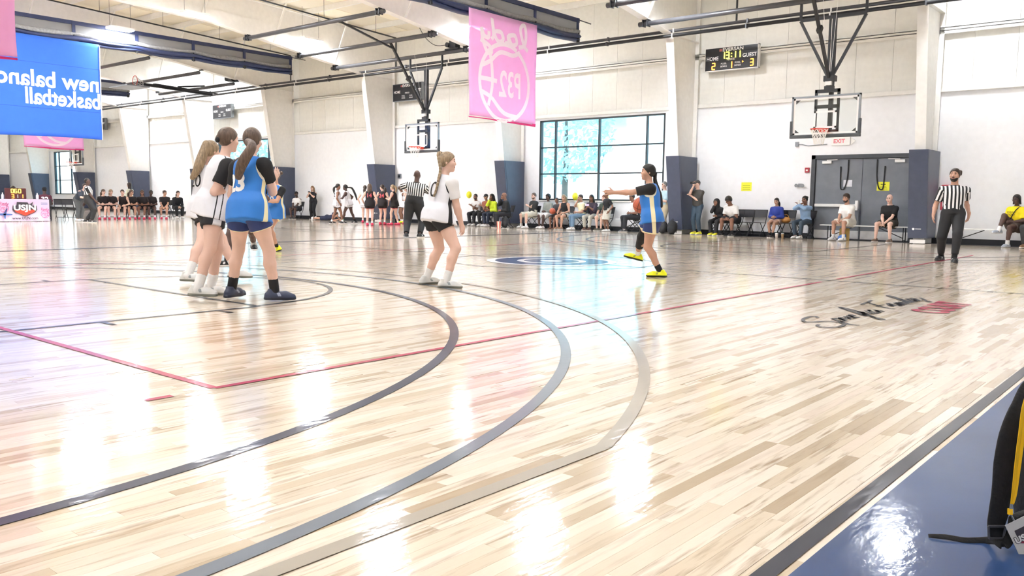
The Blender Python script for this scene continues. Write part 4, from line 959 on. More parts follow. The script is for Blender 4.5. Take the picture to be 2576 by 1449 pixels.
def sleeves(b, J, t, r0, r1):
    P = []; _k = max(1, J.get('limb', 1.)); r0 *= _k; r1 *= _k
    for q in 'LR':
        if t <= 1:
            e = b.S[q]+(b.E[q]-b.S[q])*t; P.append(cone(b.S[q], e, r0, r1, .03, cut=[(e, nrm(b.E[q]-b.S[q]))]))
        else:
            e = b.E[q]+(b.W[q]-b.E[q])*(t-1); P += [cone(b.S[q], b.E[q], r0, (r0+r1)/2, .03), cone(b.E[q], e, (r0+r1)/2, r1, .02, cut=[(e, nrm(b.W[q]-b.E[q]))])]
        P.append(cone(b.N-b.T*.055*b.s, b.S[q]+(b.E[q]-b.S[q])*.04, .048*b.s+.01, r0*.95, .04))
    return P
def lat_dep(b, P): return (P-b.P)@b.Rt, (P-b.P)@b.Ft, (P-b.P)@b.T
def jersey_prims(b, J, inf, lo, flare, seed, amp=.006):
    P = [loft(torso_st(b, J, inf, lo, flare), b.Rt, b.Ft, .02, cloth_wob(seed, amp))]
    for q in 'LR': P.append(cone(b.N-b.T*.045*b.s, b.S[q]*.8+b.N*.2-b.T*.01*b.s, .05*b.s+inf*.6, .045*b.s+inf*.6, .04))
    hm = [(b.P+b.T*lo*np.linalg.norm(b.N-b.P), -b.T)]; lg = J.get('limb', 1.)*b.s; g = min(J.get('girth', 1.), 1.25)
    for q in 'LR': P.append(cone(b.H[q]+b.T*.02*b.s, b.H[q]+(b.K[q]-b.H[q])*.45, .087*lg*g+inf*.7, .078*lg*g+inf*1.2, .05, cut=hm))
    sg = {'L': -1, 'R': 1}
    for q in 'LR':
        c = b.S[q]+b.Rc*sg[q]*.045*b.s-b.T*.02*b.s; r = .085*b.s
        P.append(cone(c, c+nrm(b.E[q]-b.S[q])*.04*b.s, r, r*.9, 0, sub=True))
    P.append(ell(b.N+b.T*.05*b.s+b.Ft*.015*b.s, (.078*b.s,)*3, None, 0, sub=True))
    return P
def arm_ring(b, w):
    sg = {'L': -1, 'R': 1}
    def f(P):
        best = np.full(len(P), -1.)
        for q in 'LR':
            c = b.S[q]+b.Rc*sg[q]*.045*b.s-b.T*.02*b.s; e = nrm(b.E[q]-b.S[q])*.04*b.s; t = np.clip((P-c)@e/(e@e), 0, 1); d = np.linalg.norm(P-c-np.outer(t, e), axis=1)
            best = np.maximum(best, .085*b.s+w-d)
        return np.maximum(best, .078*b.s+w*.7-np.linalg.norm(P-(b.N+b.T*.05*b.s+b.Ft*.015*b.s), axis=1))
    return f
def bottoms_prims(b, J, f, inf, top=.16, r_end=None, wobseed=1):
    s = b.s; g = J.get('girth', 1.); lg = J.get('limb', 1.)*s; P = []
    st = [q for q in torso_st(b, J, inf, -.10)][:4]; tl = np.linalg.norm(b.N-b.P)
    P.append(loft(st, b.Rt, b.Ft, .03, cut=[(b.P+b.T*top*tl*1.6, b.T)]))
    for q in 'LR':
        d = b.K[q]-b.H[q]; r0 = .088*lg*min(g, 1.25)+inf
        P.append(cone(b.H[q]-b.Ft*.028*s-V3(0, 0, .02*s), b.H[q]-b.Ft*.03*s-V3(0, 0, .05*s), .086*g*s+inf*.5, .083*g*s+inf*.5, .04))
        if f <= 1:
            e = b.H[q]+d*f; P.append(cone(b.H[q]+d*.02, e, r0*.97, r_end or (.07*lg+inf*1.6), .03, cut=[(e, nrm(d))]))
        else:
            e2 = b.A[q]-b.K[q]; e = b.K[q]+e2*(f-1); rk = .06*lg+inf; ra = r_end or (.045*lg+inf)
            P += [cone(b.H[q], b.K[q], r0, rk, .03), cone(b.K[q], e, rk, ra, .02, cut=[(e, nrm(e2))])]
    return P
def shoe_prims(b, q, s=None, fat=1.):
    o, fd, fr, fu = b.ft[q]; s = b.s*1.03; low = [(o+fu*.002*s, -fu)]
    return [cone(o-fd*.055*s+fu*.04*s, o+fd*.1*s+fu*.036*s, .043*s*fat, .046*s*fat, .02, cut=low), cone(o+fd*.1*s+fu*.036*s, o+fd*.165*s+fu*.028*s, .045*s*fat, .032*s*fat, .02, cut=low),
            cone(o-fd*.015*s+fu*.055*s, o-fd*.02*s+fu*.105*s, .046*s*fat, .042*s*fat, .03, cut=[(o+fu*.108*s, fu)]), cone(o-fd*.06*s+fu*.012*s, o+fd*.16*s+fu*.012*s, .044*s*fat, .04*s*fat, .008, cut=low+[(o+fu*.026*s, fu)])]
def sock_prims(b, q, h):
    A = b.A[q]; d = nrm(b.K[q]-A); s = b.s; lg = J_l[0]
    return [cone(A-d*.03*s, A+d*h*s, .041*s*lg, .041*s*lg+.02*h*s, .0, cut=[(A+d*h*s, d)])]
J_l = [1.]
def hair_obj(b, J, style, col, vox, root):
    s = b.s; ax = (b.Rh, b.Fh, b.Uh); n = nrm(b.Fh*.745-b.Uh*.667); m = hairmat(col) if isinstance(col, str) else col; P = []
    def cap(inf, c=(0, .085, .068), nn=n, cut=True): return ell(hp(b, 0, -.008, .026), ((.074+inf)*s, (.094+inf)*s, (.093+inf)*s), ax, .01, cut=[(hp(b, *c), nn)] if cut else [])
    if style == 'bald': return
    if style == 'short': P = [cap(.008, (0, .08, .072))]
    elif style == 'crop': P = [cap(.012, (0, .085, .062)), ell(hp(b, 0, .0, .075), (.07*s, .08*s, .05*s), ax, .03)]
    elif style == 'afro': P = [cap(.03, (0, .085, .062))]
    elif style == 'long':
        P = [cap(.014)]
        for q in (-1, 0, 1): P.append(cone(hp(b, q*.045, -.06, .0), b.N+(b.Rh*q*.06-b.Fh*.07)*s-b.T*J.get('hlen', .12)*s, .045*s, .035*s, .04))
        for q in (-1, 1): P.append(cone(hp(b, q*.07, .0, .02), b.N+(b.Rh*q*.085+b.Fh*.02)*s-b.T*.06*s, .025*s, .02*s, .03))
    elif style == 'locs':
        P = [cap(.014)]
        for i in range(9):
            a = math.radians(-100+25*i); q = hp(b, .075*math.sin(a), -.02-.07*math.cos(a), .0); P.append(cone(q, q-V3(0, 0, J.get('hlen', .16)*s)+(b.Rh*math.sin(a)-b.Fh*math.cos(a))*.015*s, .016*s, .012*s, .008))
    elif style in ('pony', 'bun', 'braid', 'high'):
        P = [cap(.012)]
        tie = {'pony': (0, -.108, -.012), 'bun': (0, -.1, .045), 'braid': (0, -.075, .098), 'high': (0, -.1, .05)}[style]; tp = hp(b, *tie)
        if style == 'bun': P.append(ell(hp(b, 0, -.125, .06), (.04*s,)*3, ax, .008))
        elif style == 'braid':
            pts = smooth_path([tuple(tp), tuple(tp+(-b.Fh*.04-b.Uh*.005)*s)]+[tuple(q) for q in J['tail']], 8)
            P.append(ell(tp, (.026*s,)*3, ax, .01)); r = 0
            L = sum((Vector(pts[i+1])-Vector(pts[i])).length for i in range(len(pts)-1)); nb = int(L/.022); acc = 0; seg = []
            for i in range(len(pts)-1): seg.append((Vector(pts[i+1])-Vector(pts[i])).length)
            for j in range(nb):
                d = j*L/nb; i = 0
                while i < len(seg)-1 and d > seg[i]: d -= seg[i]; i += 1
                p = np.array(Vector(pts[i]).lerp(Vector(pts[i+1]), d/max(seg[i], 1e-6))); t = j/nb; rr = (.024-.009*t)*s
                P.append(ell(p+b.Rh*(.011 if j % 2 else -.011)*s*(1-t*.4), (rr, rr, rr*1.1), None, .004))
        else:
            tail = [tuple(tp)]+[tuple(q) for q in J.get('tail', [tp-b.Fh*.06*s-V3(0, 0, .05*s), tp-b.Fh*.07*s-V3(0, 0, .16*s), tp-b.Fh*.05*s-V3(0, 0, .28*s)])]
            pts = smooth_path(tail, 5); N = len(pts); fat = J.get('tailfat', 1)
            for off, sc in ((0, 1), (.3, .8), (-.3, .8)):
                for i in range(N-1):
                    f = lambda t: (.02+.022*math.sin(min(1, t*1.6)*1.57))*(1-.55*max(0, t-.65)/.35)*s*fat*sc
                    sw = lambda t: b.Rh*off*f(t)*1.6+b.Rh*math.sin(t*14+off*9)*.006*s
                    P.append(cone(np.array(pts[i])+sw(i/(N-1)), np.array(pts[i+1])+sw((i+1)/(N-1)), f(i/(N-1)), f((i+1)/(N-1)), .016))
        tm = J.get('tie', '1A1A1C')
        if vox < .012: field_obj('hair_tie', [ell(tp-b.Fh*.006*s, (.03*s, .018*s, .03*s), ax, .004)], vox*.8, tone('tie_'+tm, tm), root)
    elif style in ('cap', 'beanie'):
        cm = tone('hat_'+J['hat'], J['hat']); h2 = [ell(hp(b, 0, -.006, .03), (.086*s, .106*s, .1*s), ax, 0, cut=[(hp(b, 0, .0, .035), nrm(-b.Uh+b.Fh*.12))])]
        if style == 'cap':
            bd = -1 if J.get('backcap') else 1; h2.append(ell(hp(b, 0, bd*.12, .034), (.062*s, .07*s, max(.008*s, vox*.6)), ax, .012))
        field_obj('hat', h2, vox, cm, root); P = [cap(.007, (0, .05, .05))]
    elif style == 'hood':
        field_obj('hood', [ell(hp(b, 0, -.02, .01), (.115*s, .125*s, .135*s), ax, 0, cut=[(hp(b, 0, .055, 0), b.Fh)]), cone(b.N, hp(b, 0, -.03, -.05), .1*s, .09*s, .03), ell(hp(b, 0, .09, -.01), (.072*s, .12*s, .1*s), ax, 0, sub=True)], vox, tone('cloth_'+J['hat'], J['hat']), root); P = [cap(.01)]
    if P: field_obj('hair', P, vox*.85 if vox < .012 else vox, m, root)
    if J.get('beard'):
        field_obj('beard', [ell(hp(b, 0, .034, -.052), (.063*s, .073*s, .073*s), ax, 0, cut=[(hp(b, 0, .08, -.064), nrm(b.Uh+b.Fh*.55)), (hp(b, 0, -.01, 0), -b.Fh)]), ell(hp(b, 0, .095, -.042), (.027*s, .014*s, .008*s), ax, .0)], max(vox*.8, .006), hairmat(J['beard']), root)
    if J.get('glasses'):
        g = MB()
        for q in (-1, 1):
            c = hp(b, q*.032, .1, .012); g.tube([Vector(c+(b.Rh*.022*math.cos(a)+b.Uh*.018*math.sin(a))*s) for a in np.linspace(0, 6.283, 15)[:-1]], .003, 4, closed=True); g.bar(Vector(hp(b, q*.055, .098, .016)), Vector(hp(b, q*.078, -.01, .01)), .004)
        g.bar(Vector(hp(b, -.01, .104, .015)), Vector(hp(b, .01, .104, .015)), .004); g.build('glasses', M_BLACK, root)
def decal(root, o, body, size, m, c, u, v, d, width=None, bold=.0, name='number'):
    if o is None: return
    V, F = text_mesh(body, size, bold)
    if width: V[:, 0] *= width/(V[:, 0].max()-V[:, 0].min())
    V, F = subdiv([tuple(p) for p in V], F, .025)
    me = o.data; bv = BVHTree.FromPolygons([q.co.copy() for q in me.vertices], [tuple(p.vertices) for p in me.polygons])
    c, u, v, d = (Vector(q) for q in (c, u, v, d)); out = []
    for p in V:
        w = c+u*p.x+v*p.y; h = bv.ray_cast(w-d*.6, d); out.append((h[0]-d*.005) if h[0] else w)
    b = MB(); b.v = [tuple(p) for p in out]; b.f = F; return b.build(name, m, root)
def person(label, base, J, top=None, under=None, bot=None, shoes=None, socks=None, hair=('short', 'dkbrown'), sk='fair', vox=.016, group=None, extra=None):
    """base: world point on the ground; joint inputs in J are relative to base"""
    root = empty('person', tuple(base), 0, label, 'person', group); J_l[0] = J.get('limb', 1.)
    b = skeleton(J); a1, a2 = face_attr(b, vox); s = b.s; b.root = root; b.J = J
    b.skin = field_obj('body', body_prims(b, J, vox), vox, skin(sk), root, a1, a2)
    hair_obj(b, J, hair[0], hair[1], vox, root)
    cv = vox if vox > .012 else vox*1.15
    if under: b.under = field_obj('undershirt', [loft(torso_st(b, J, .008, -.1), b.Rt, b.Ft, .03)]+sleeves(b, J, under[1], .066*s, .062*s), cv, under[0], root)
    if bot:
        k = dict(inf=.012, f=.55, top=.16, r_end=None, s1=None, s2=None, name='shorts'); k.update(bot[1])
        b.bot = field_obj(k['name'], bottoms_prims(b, J, k['f'], k['inf'], k['top'], k['r_end']), cv, bot[0], root, k['s1'](b) if k['s1'] else None, k['s2'](b) if k['s2'] else None)
    if top:
        k = dict(kind='tee', inf=.016, lo=-.2, flare=.03, sl=.6, s1=None, s2=None, amp=.006, name='shirt', r0=.062, r1=.067); k.update(top[1])
        if k['kind'] == 'jersey': pr = jersey_prims(b, J, k['inf'], k['lo'], k['flare'], sum(map(ord, label)) % 1000, k['amp'])
        else: pr = [loft(torso_st(b, J, k['inf'], k['lo'], k['flare']), b.Rt, b.Ft, .03, cloth_wob(len(label), k['amp']))]+sleeves(b, J, k['sl'], k['r0']*s, k['r1']*s*(.8 if k['sl'] > 1 else 1))
        b.top = field_obj('jersey' if k['kind'] == 'jersey' else k['name'], pr, cv, top[0], root, k['s1'](b) if k['s1'] else None, k['s2'](b) if k['s2'] else None)
    if socks:
        for q, mm, h in (('L', socks[0], socks[1]), ('R', socks[2] if len(socks) > 2 else socks[0], socks[1])): field_obj('sock', sock_prims(b, q, h), cv, mm, root)
    if shoes:
        for q in 'LR':
            o, fd, fr, fu = b.ft[q]; field_obj('shoe', shoe_prims(b, q), cv*.8 if vox < .012 else vox, shoes, root, lambda P: .027*s-(P-o)@fu, lambda P: np.minimum(.016*s-np.abs((P-o)@fd-.05*s+((P-o)@fu-.05*s)*.5), np.minimum(.016*s-np.abs((P-o)@fu-.056*s), np.abs((P-o)@fr)-.03*s)))
    if extra: extra(b)
    return b
def ANG(d): return V3(math.cos(math.radians(d)), math.sin(math.radians(d)), 0)
class Pix:
    """pixel picker for one figure: points on pixel rays at the figure's own depth plus an offset"""
    def __init__(s, px, py, depth=None, world=None):
        s.base = np.array(world if world is not None else gnd(px, py)); s.D = (RC@(s.base-V3(0, 0, CAM_H)))[2]
    def __call__(s, x, y, dd=0.):
        d = ray(x, y); return d*((s.D+dd)/FPX)+V3(0, 0, CAM_H)-s.base
    def floor(s, x, y): return np.array(gnd(x, y))-s.base
# ------------------------------------------------------------------ the players and referees on the near court
WHITE_J = tone('white_game_jersey', 'DFE0E7', '1B1B1F', '1B1B1F', .75, .03, 9, 0, .35, 14)
BLUE_J = tone('royal_blue_jersey', '2A78CC', 'E9DFB6', 'F3EFE0', .6, .05, 5, 0, .35, 12)
NAVY_S = tone('navy_game_shorts', '22346A', 'E9DFB6', 'E9DFB6', .6, .08, 6, 0, .35, 12)
BLACK_C = tone('black_cloth', '19191C', 'F0F0F0', 'F0F0F0', .8, .1); WHITE_C = tone('white_cloth', 'E6E6E8', '1A1A1C', '1A1A1C', .8, .03)
BLACK_S = tone('black_game_shorts', '1D1D21', 'F2F2F2', 'F2F2F2', .75, .08)
SOCKW = tone('white_sock', 'E4E4E4'); SOCKB = tone('black_sock', '1A1A1D')
SH_WHITE = tone('white_court_shoe', 'D2D4D3', '7A7C76', '8E9496', .55, .05); SH_NAVY = tone('navy_court_shoe', '323A52', '22283A', '8A93A8', .5, .08); SH_YEL = tone('yellow_court_shoe', 'F0F21C', '2A2E10', 'A8AC30', .5, .03); SH_BLK = tone('black_shoe', '1C1C1F', '2A2A2C', 'C8C8C8', .5, .05)
SH_PINK = tone('crimson_court_shoe', 'E0355F', 'A8203F', 'F08AA0', .5, .05); SH_DW = tone('black_white_shoe', '202024', 'F0F0F0', 'F0F0F0', .5, .05)
NUM_B = mat('black_number', '1C1C20', .7); NUM_W = mat('white_number', 'F4F4F4', .7); NUM_R = mat('red_number', 'D8606A', .7)
up = V3(0, 0, 1)
side_stripe = lambda w, off=.0: (lambda b: (lambda P: np.where(np.abs(lat_dep(b, P)[0]) > .06*b.s, w-np.abs(lat_dep(b, P)[1]-off), -1.)))
thin_stripes = lambda b: (lambda P: np.where(np.abs(lat_dep(b, P)[0]) > .06*b.s, .006-np.abs(np.abs(lat_dep(b, P)[1])-.03), -1.))
hem_trim = lambda z, w: (lambda b: (lambda P: np.max([w-np.abs((P-(b.H[q]+(b.K[q]-b.H[q])*z))@nrm(b.K[q]-b.H[q])) for q in 'LR'], 0)))
ring = lambda w: (lambda b: arm_ring(b, w))
def ref_stripes(pitch):
    def mk(b):
        def f(P):
            lat, dep, t = lat_dep(b, P); st = np.cos(lat/pitch*2*math.pi)
            for q, sg in (('L', -1), ('R', 1)):
                d = nrm(b.E[q]-b.S[q]); rel = P-b.S[q]; along = rel@d; per = np.cross(d, b.Ft); l2 = rel@nrm(per)
                m = ((P-b.S[q])@(b.Rc*sg) > -.01) & (along > .0) & (along < .235*b.s) & (np.linalg.norm(rel-np.outer(along, d), axis=1) < .1*b.s)
                st = np.where(m, np.cos(l2/pitch*2*math.pi), st)
            return st
        return f
    return mk
VN = .009
def knee_sleeve(q, m, vox):
    def f(b):
        A, K, H = b.A[q], b.K[q], b.H[q]; s = b.s*b.J.get('limb', 1)*1.06; a = K+(H-K)*.38; c = K+(A-K)*.55
        field_obj('knee_sleeve', [cone(a, K, .071*s, .058*s, .02, cut=[(a, nrm(H-K))]), cone(K, c, .058*s, .053*s, .02, cut=[(c, nrm(A-K))])], vox, m, b.root)
    return f
# --- blue 23, back to us
p = Pix(640, 762); s = 1.04
J = dict(s=s, face=105, look=122, nod=-4, pelvis=p(622, 520), neck=p(632, 392, .06), footL=p.floor(583, 752), footR=p.floor(692, 757), yawL=112, yawR=48, kneeL=ANG(110), kneeR=ANG(70),
         handR=p(684, 456, .34), handL=p(600, 470, .45), elbowR=ANG(10)*.5-up*1.2-ANG(100)*.1, elbowL=-ANG(10)*.4-up*1.2, curlR=.3, palmR=ANG(190), hdirR=up*.75+ANG(100)*.5+ANG(10)*.15, hip=.09, sh=.165, limb=1.13, girth=1.0)
J['tail'] = [p(634, 366, -.2), p(618, 396, -.22), p(604, 425, -.19), p(600, 448, -.17)]; J['tailfat'] = .95
b = person('player in blue 23 jersey seen from behind with a brown ponytail', p.base, J, top=(BLUE_J, dict(kind='jersey', inf=.03, lo=-.3, flare=.03, s1=side_stripe(.028, .02), s2=ring(.02))), under=(BLACK_C, .62),
           bot=(NAVY_S, dict(f=.48, inf=.022, s1=hem_trim(.485, .012))), shoes=SH_NAVY, socks=(SOCKB, .13), hair=('pony', 'brown'), sk='fair', vox=VN)
decal(b.root, b.top, '23', .24, NUM_W, b.P+b.T*.2*s-b.Rt*.05*s, b.Rt, b.T, b.Ft, bold=.01)
# --- white jersey, black undershirt, hair tied low
p = Pix(515, 745); s = 1.07
J = dict(s=s, face=78, look=88, nod=-4, pelvis=p(532, 512), neck=p(566, 392), footR=p.floor(497, 752), footL=p.floor(532, 740), yawR=28, yawL=20, kneeR=ANG(35), kneeL=ANG(30), handR=p(588, 480, .05), handL=p(600, 470, .35), elbowR=-ANG(70)*.8-up*.7-ANG(160)*.3, elbowL=-up, hip=.092, limb=1.13, sh=.165, girth=1.04, palmR=ANG(250), curlR=.6)
J['tail'] = [p(552, 345, -.05), p(545, 352, -.05)]; J['tailfat'] = .5
b = person('player in white jersey over black undershirt standing beside blue 23', p.base, J, top=(WHITE_J, dict(kind='jersey', inf=.032, lo=-.28, flare=.03, s1=thin_stripes, s2=ring(.012))), under=(BLACK_C, .7),
           bot=(tone('black_white_side_shorts', '1D1D21', 'DADADE', 'DADADE', .75, .08), dict(f=.52, inf=.024, s1=side_stripe(.045, .02))), shoes=SH_WHITE, socks=(SOCKW, .13), hair=('pony', 'brown'), sk='fair', vox=VN)
# --- white jersey with the long blond ponytail
p = Pix(500, 708); s = 1.09
J = dict(s=s, face=88, look=98, nod=-6, pelvis=p(513, 522, .1), neck=p(528, 392, .1), footR=p.floor(472, 715), footL=p.floor(598, 706), yawR=25, yawL=30, kneeR=ANG(40), kneeL=ANG(50), handR=p(560, 490, .3), handL=p(600, 480, .5), elbowR=-up-ANG(80)*.3, elbowL=-up, hip=.092, sh=.165, limb=1.1, girth=1.06)
J['tail'] = [p(520, 362, -.0), p(508, 395, -.03), p(497, 425, -.06), p(484, 448, -.06)]; J['tailfat'] = 1.15; J['tie'] = 'D8C8B0'
b = person('player in white jersey with a long blond ponytail behind the others', p.base, J, top=(WHITE_J, dict(kind='jersey', inf=.034, lo=-.28, flare=.04, s1=thin_stripes, s2=ring(.012))),
           bot=(BLACK_S, dict(f=.5, inf=.024)), shoes=SH_WHITE, socks=(SOCKW, .15), hair=('pony', 'blond'), sk='fair', vox=.01)
decal(b.root, b.top, '20', .22, NUM_B, b.P+b.T*.28*s, b.Rt, b.T, b.Ft)
# --- mostly hidden player between them
p = Pix(606, 690); s = .95
J = dict(s=s, face=310, pelvis=p(612, 532), lean=8, footR=p.floor(566, 698), footL=p.floor(645, 674), yawR=250, yawL=330, handR=p(590, 500, -.2), handL=p(640, 510, -.2), sh=.16)
b = person('dark-legged player mostly hidden behind blue 23', p.base, J, top=(BLUE_J, dict(kind='jersey', inf=.03, lo=-.3, flare=.05, s2=ring(.02))), under=(BLACK_C, .6), bot=(NAVY_S, dict(f=.5, inf=.02)), shoes=SH_DW, socks=(SOCKW, .16, SOCKB), hair=('bun', 'black'), sk='dark', vox=.012)
# --- blue player facing us with raised hands
p = Pix(684, 632); s = 1.0
J = dict(s=s, face=285, look=255, pelvis=p(692, 526), neck=p(694, 460, -.1), footR=p.floor(640, 620), footL=p.floor(698, 632), yawR=250, yawL=280, pitchL=-8, handR=p(668, 470, -.35), handL=p(664, 506, -.3), elbowL=up*-.6+ANG(15), elbowR=-up-ANG(15), curlL=.7, sh=.16, kneeL=ANG(280), kneeR=ANG(240))
b = person('player in blue 10 jersey with yellow shoes behind blue 23', p.base, J, top=(BLUE_J, dict(kind='jersey', inf=.03, lo=-.34, flare=.06, s1=side_stripe(.03), s2=ring(.02))), under=(BLACK_C, .62), bot=(BLUE_J, dict(f=.5, inf=.022, s1=hem_trim(.485, .012), s2=side_stripe(.022))), shoes=SH_YEL, socks=(SOCKB, .08), hair=('bun', 'brown'), sk='tan', vox=.011)
decal(b.root, b.top, '10', .17, NUM_W, b.P+b.T*.2*s, -b.Rt, b.T, -b.Ft, bold=.004)
decal(b.root, b.bot, 'IOI', .06, NUM_W, b.H['R']-V3(0, 0, .13)+b.Ft*.0, -b.Rt, up, -b.Ft, name='shorts_mark')
# --- white 10 with the blond braid
p = Pix(1100, 722); s = 1.0
J = dict(s=s, face=82, look=42, nod=-2, pelvis=p(1099, 540), neck=p(1117, 452, .03), footL=p.floor(1073, 715), footR=p.floor(1122, 724), yawL=75, yawR=30, kneeL=ANG(60), kneeR=ANG(40), handR=p(1160, 562, .1), handL=p(1085, 560, .45), elbowR=-ANG(82)*.7+ANG(-8)*.7, elbowL=-up, hdirR=-up*.95+ANG(40)*.2, curlR=.5, palmR=ANG(180), hip=.092, sh=.165, limb=1.14, girth=1.04)
J['tail'] = [p(1108, 425, -.05), p(1103, 452, -.12), p(1098, 475, -.16), p(1090, 497, -.16)]
b = person('player in white 10 jersey crouching with a blond braid', p.base, J, top=(WHITE_J, dict(kind='jersey', inf=.032, lo=-.2, flare=.03, s1=side_stripe(.03, .03), s2=ring(.014))), under=(WHITE_C, .7),
           bot=(BLACK_S, dict(f=.38, inf=.018)), shoes=SH_WHITE, socks=(SOCKW, .13), hair=('braid', 'blond'), sk='fair', vox=VN)
decal(b.root, b.top, '10', .27, NUM_B, b.P+b.T*.27*s-b.Rt*.045, b.Rt, b.T, b.Ft, width=.21)
# --- blue ball handler
p = Pix(1645, 698); s = .97
J = dict(s=s, face=215, look=218, nod=2, pelvis=p(1641, 546), neck=p(1634, 464), footL=p.floor(1660, 697), footR=p.floor(1590, 684), yawL=216, yawR=222, pitchR=14, kneeL=ANG(215), kneeR=ANG(215), handL=p(1535, 485, -.12), handR=p(1620, 528, .34), elbowL=-up*.8, elbowR=-ANG(215)*.8+ANG(125)*.5-up*.3, hdirL=ANG(220)+up*.02, palmL=ANG(130), curlL=.3, spread=.25, hdirR=ANG(215)-ANG(125)*.25, palmR=-ANG(125), curlR=.7, hip=.1, sh=.165, limb=1.1, girth=1.05)
J['footR'] = J['footR']+V3(0, 0, .03)
J['tail'] = [p(1648, 455, .02), p(1656, 480, .02), p(1661, 500, .02), p(1664, 520, .02)]; J['tailfat'] = .75
b = person('player in blue jersey pointing with one arm and holding the ball', p.base, J, top=(BLUE_J, dict(kind='jersey', inf=.03, lo=-.17, flare=.03, s1=side_stripe(.03, 0), s2=ring(.018))), under=(BLACK_C, .75), bot=(NAVY_S, dict(f=.5, inf=.024, s1=hem_trim(.485, .012), s2=side_stripe(.028))),
           shoes=SH_YEL, socks=(SOCKB, .11, SOCKW), hair=('pony', 'black'), sk='tan', vox=VN, extra=knee_sleeve('R', BLACK_C, VN))
M_BALL = None
def ball_mat():
    t = NT('orange_ball_leather'); o = t.obj(); sx = t.new('ShaderNodeSeparateXYZ'); t.l.new(o, sx.inputs[0]); m = None
    for e in (sx.outputs[0], sx.outputs[2]):
        q = t.math('LESS_THAN', t.math('ABSOLUTE', e), .0035); m = q if m is None else t.math('MAXIMUM', m, q)
    y2 = t.math('MULTIPLY', sx.outputs[1], sx.outputs[1]); x2 = t.math('ABSOLUTE', t.math('SUBTRACT', t.math('ABSOLUTE', sx.outputs[0]), t.math('ADD', .055, t.math('MULTIPLY', y2, 3.0)))); m = t.math('MAXIMUM', m, t.math('LESS_THAN', x2, .003))
    n = t.noise(160, o); t.set(Base_Color=t.mix(m, t.ramp(n, [(.3, lin('B05438')), (.7, lin('C8674A'))]), lin('2A1A16')), Roughness=.55); t.bump(n, .3, .002); return t.m
M_BALL = ball_mat()
def ball(pt, label, r=.117, rot=(.5, .3, .2)):
    o = MB().sphere((0, 0, 0), r, 32, 20).build('basketball', M_BALL, None, True, loc=tuple(pt)); o.rotation_euler = rot
    return tag(o, label, 'basketball')
q = p.base+p(1613, 516, .22); ball(q, 'orange basketball held at the hip of the pointing player', .12)
# --- referees
REF = tone('referee_stripes', 'E6E6E8', '1A1A1D', '1A1A1D', .75, .03, 9, 0, .3, 14)
SLACKS = tone('black_slacks', '202124', '202124', '202124', .7, .12, 5, 0, .3, 9)
collar = lambda b: (lambda P: np.maximum(.095*b.s-np.linalg.norm(P-(b.N+b.T*.02*b.s), axis=1), np.max([.008-np.abs((P-(b.S[q]+(b.E[q]-b.S[q])*.71))@nrm(b.E[q]-b.S[q]))-np.where((np.linalg.norm(P-(b.S[q]+(b.E[q]-b.S[q])*.71), axis=1) < .1) & ((P-b.P)@b.Rc*(-1 if q == 'L' else 1) > .2*b.s), 0, 1) for q in 'LR'], 0)))
p = Pix(2392, 658); s = 1.1
J = dict(s=s, face=292, look=268, nod=6, male=1, pelvis=p(2398, 535), neck=p(2402, 450), footR=p.floor(2366, 655), footL=p.floor(2400, 660), yawR=262, yawL=290, handR=p(2348, 540, .02), handL=p(2438, 538, .02), elbowR=-ANG(292), elbowL=-ANG(292), hdirR=-up, hdirL=-up+ANG(200)*.1, sh=.19, beard='black', limb=1.05, girth=1.0)
J['tail'] = [p(2414, 432, .08), p(2416, 440, .08)]; J['tailfat'] = .6
b = person('bearded referee in striped shirt walking in front of the red cabinet', p.base, J, top=(REF, dict(inf=.016, lo=-.02, flare=.0, sl=.72, s1=ref_stripes(.066), s2=collar)), bot=(SLACKS, dict(f=1.86, inf=.02, top=.2, r_end=.062, name='trousers')), shoes=SH_BLK, socks=(SOCKB, .1), hair=('pony', 'dkbrown'), sk='tan', vox=.0095)
p = Pix(1040, 597); s = 1.19
J = dict(s=s, face=128, look=125, nod=-8, male=1, pelvis=p(1042, 510), neck=p(1050, 442), footL=p.floor(1022, 598), footR=p.floor(1056, 598), yawL=150, yawR=105, handL=p(1030, 472, .35), handR=p(1060, 480, .35), elbowL=-ANG(38)*1.2-up*.2, elbowR=ANG(38)*1.2-up*.4, sh=.2, girth=1.18, limb=1.1)
b = person('bald heavy-set referee in striped shirt seen from behind', p.base, J, top=(REF, dict(inf=.018, lo=-.02, flare=.0, sl=.75, s1=ref_stripes(.062), s2=collar)), bot=(SLACKS, dict(f=1.92, inf=.03, top=.2, r_end=.075, name='trousers')), shoes=SH_DW, hair=('bald', 'black'), sk='dark', vox=.014)
p = Pix(222, 560); s = 1.07
J = dict(s=s, face=55, look=40, nod=14, male=1, pelvis=p(222, 502), neck=p(220, 463), footL=-np.cross(ANG(55), up)*.14-ANG(55)*.1, footR=np.cross(ANG(55), up)*.16+ANG(55)*.15, yawL=60, yawR=35, handL=p(212, 510, .2), handR=p(243, 510), sh=.19, girth=1.1, limb=1.05)
b = person('referee in striped shirt looking up beside the seated bench players', p.base, J, top=(REF, dict(inf=.016, lo=-.02, flare=.0, sl=.75, s1=ref_stripes(.062), s2=collar)), bot=(SLACKS, dict(f=1.92, inf=.026, top=.2, r_end=.07, name='trousers')), shoes=SH_DW, hair=('short', 'black'), sk='dark', vox=.016)
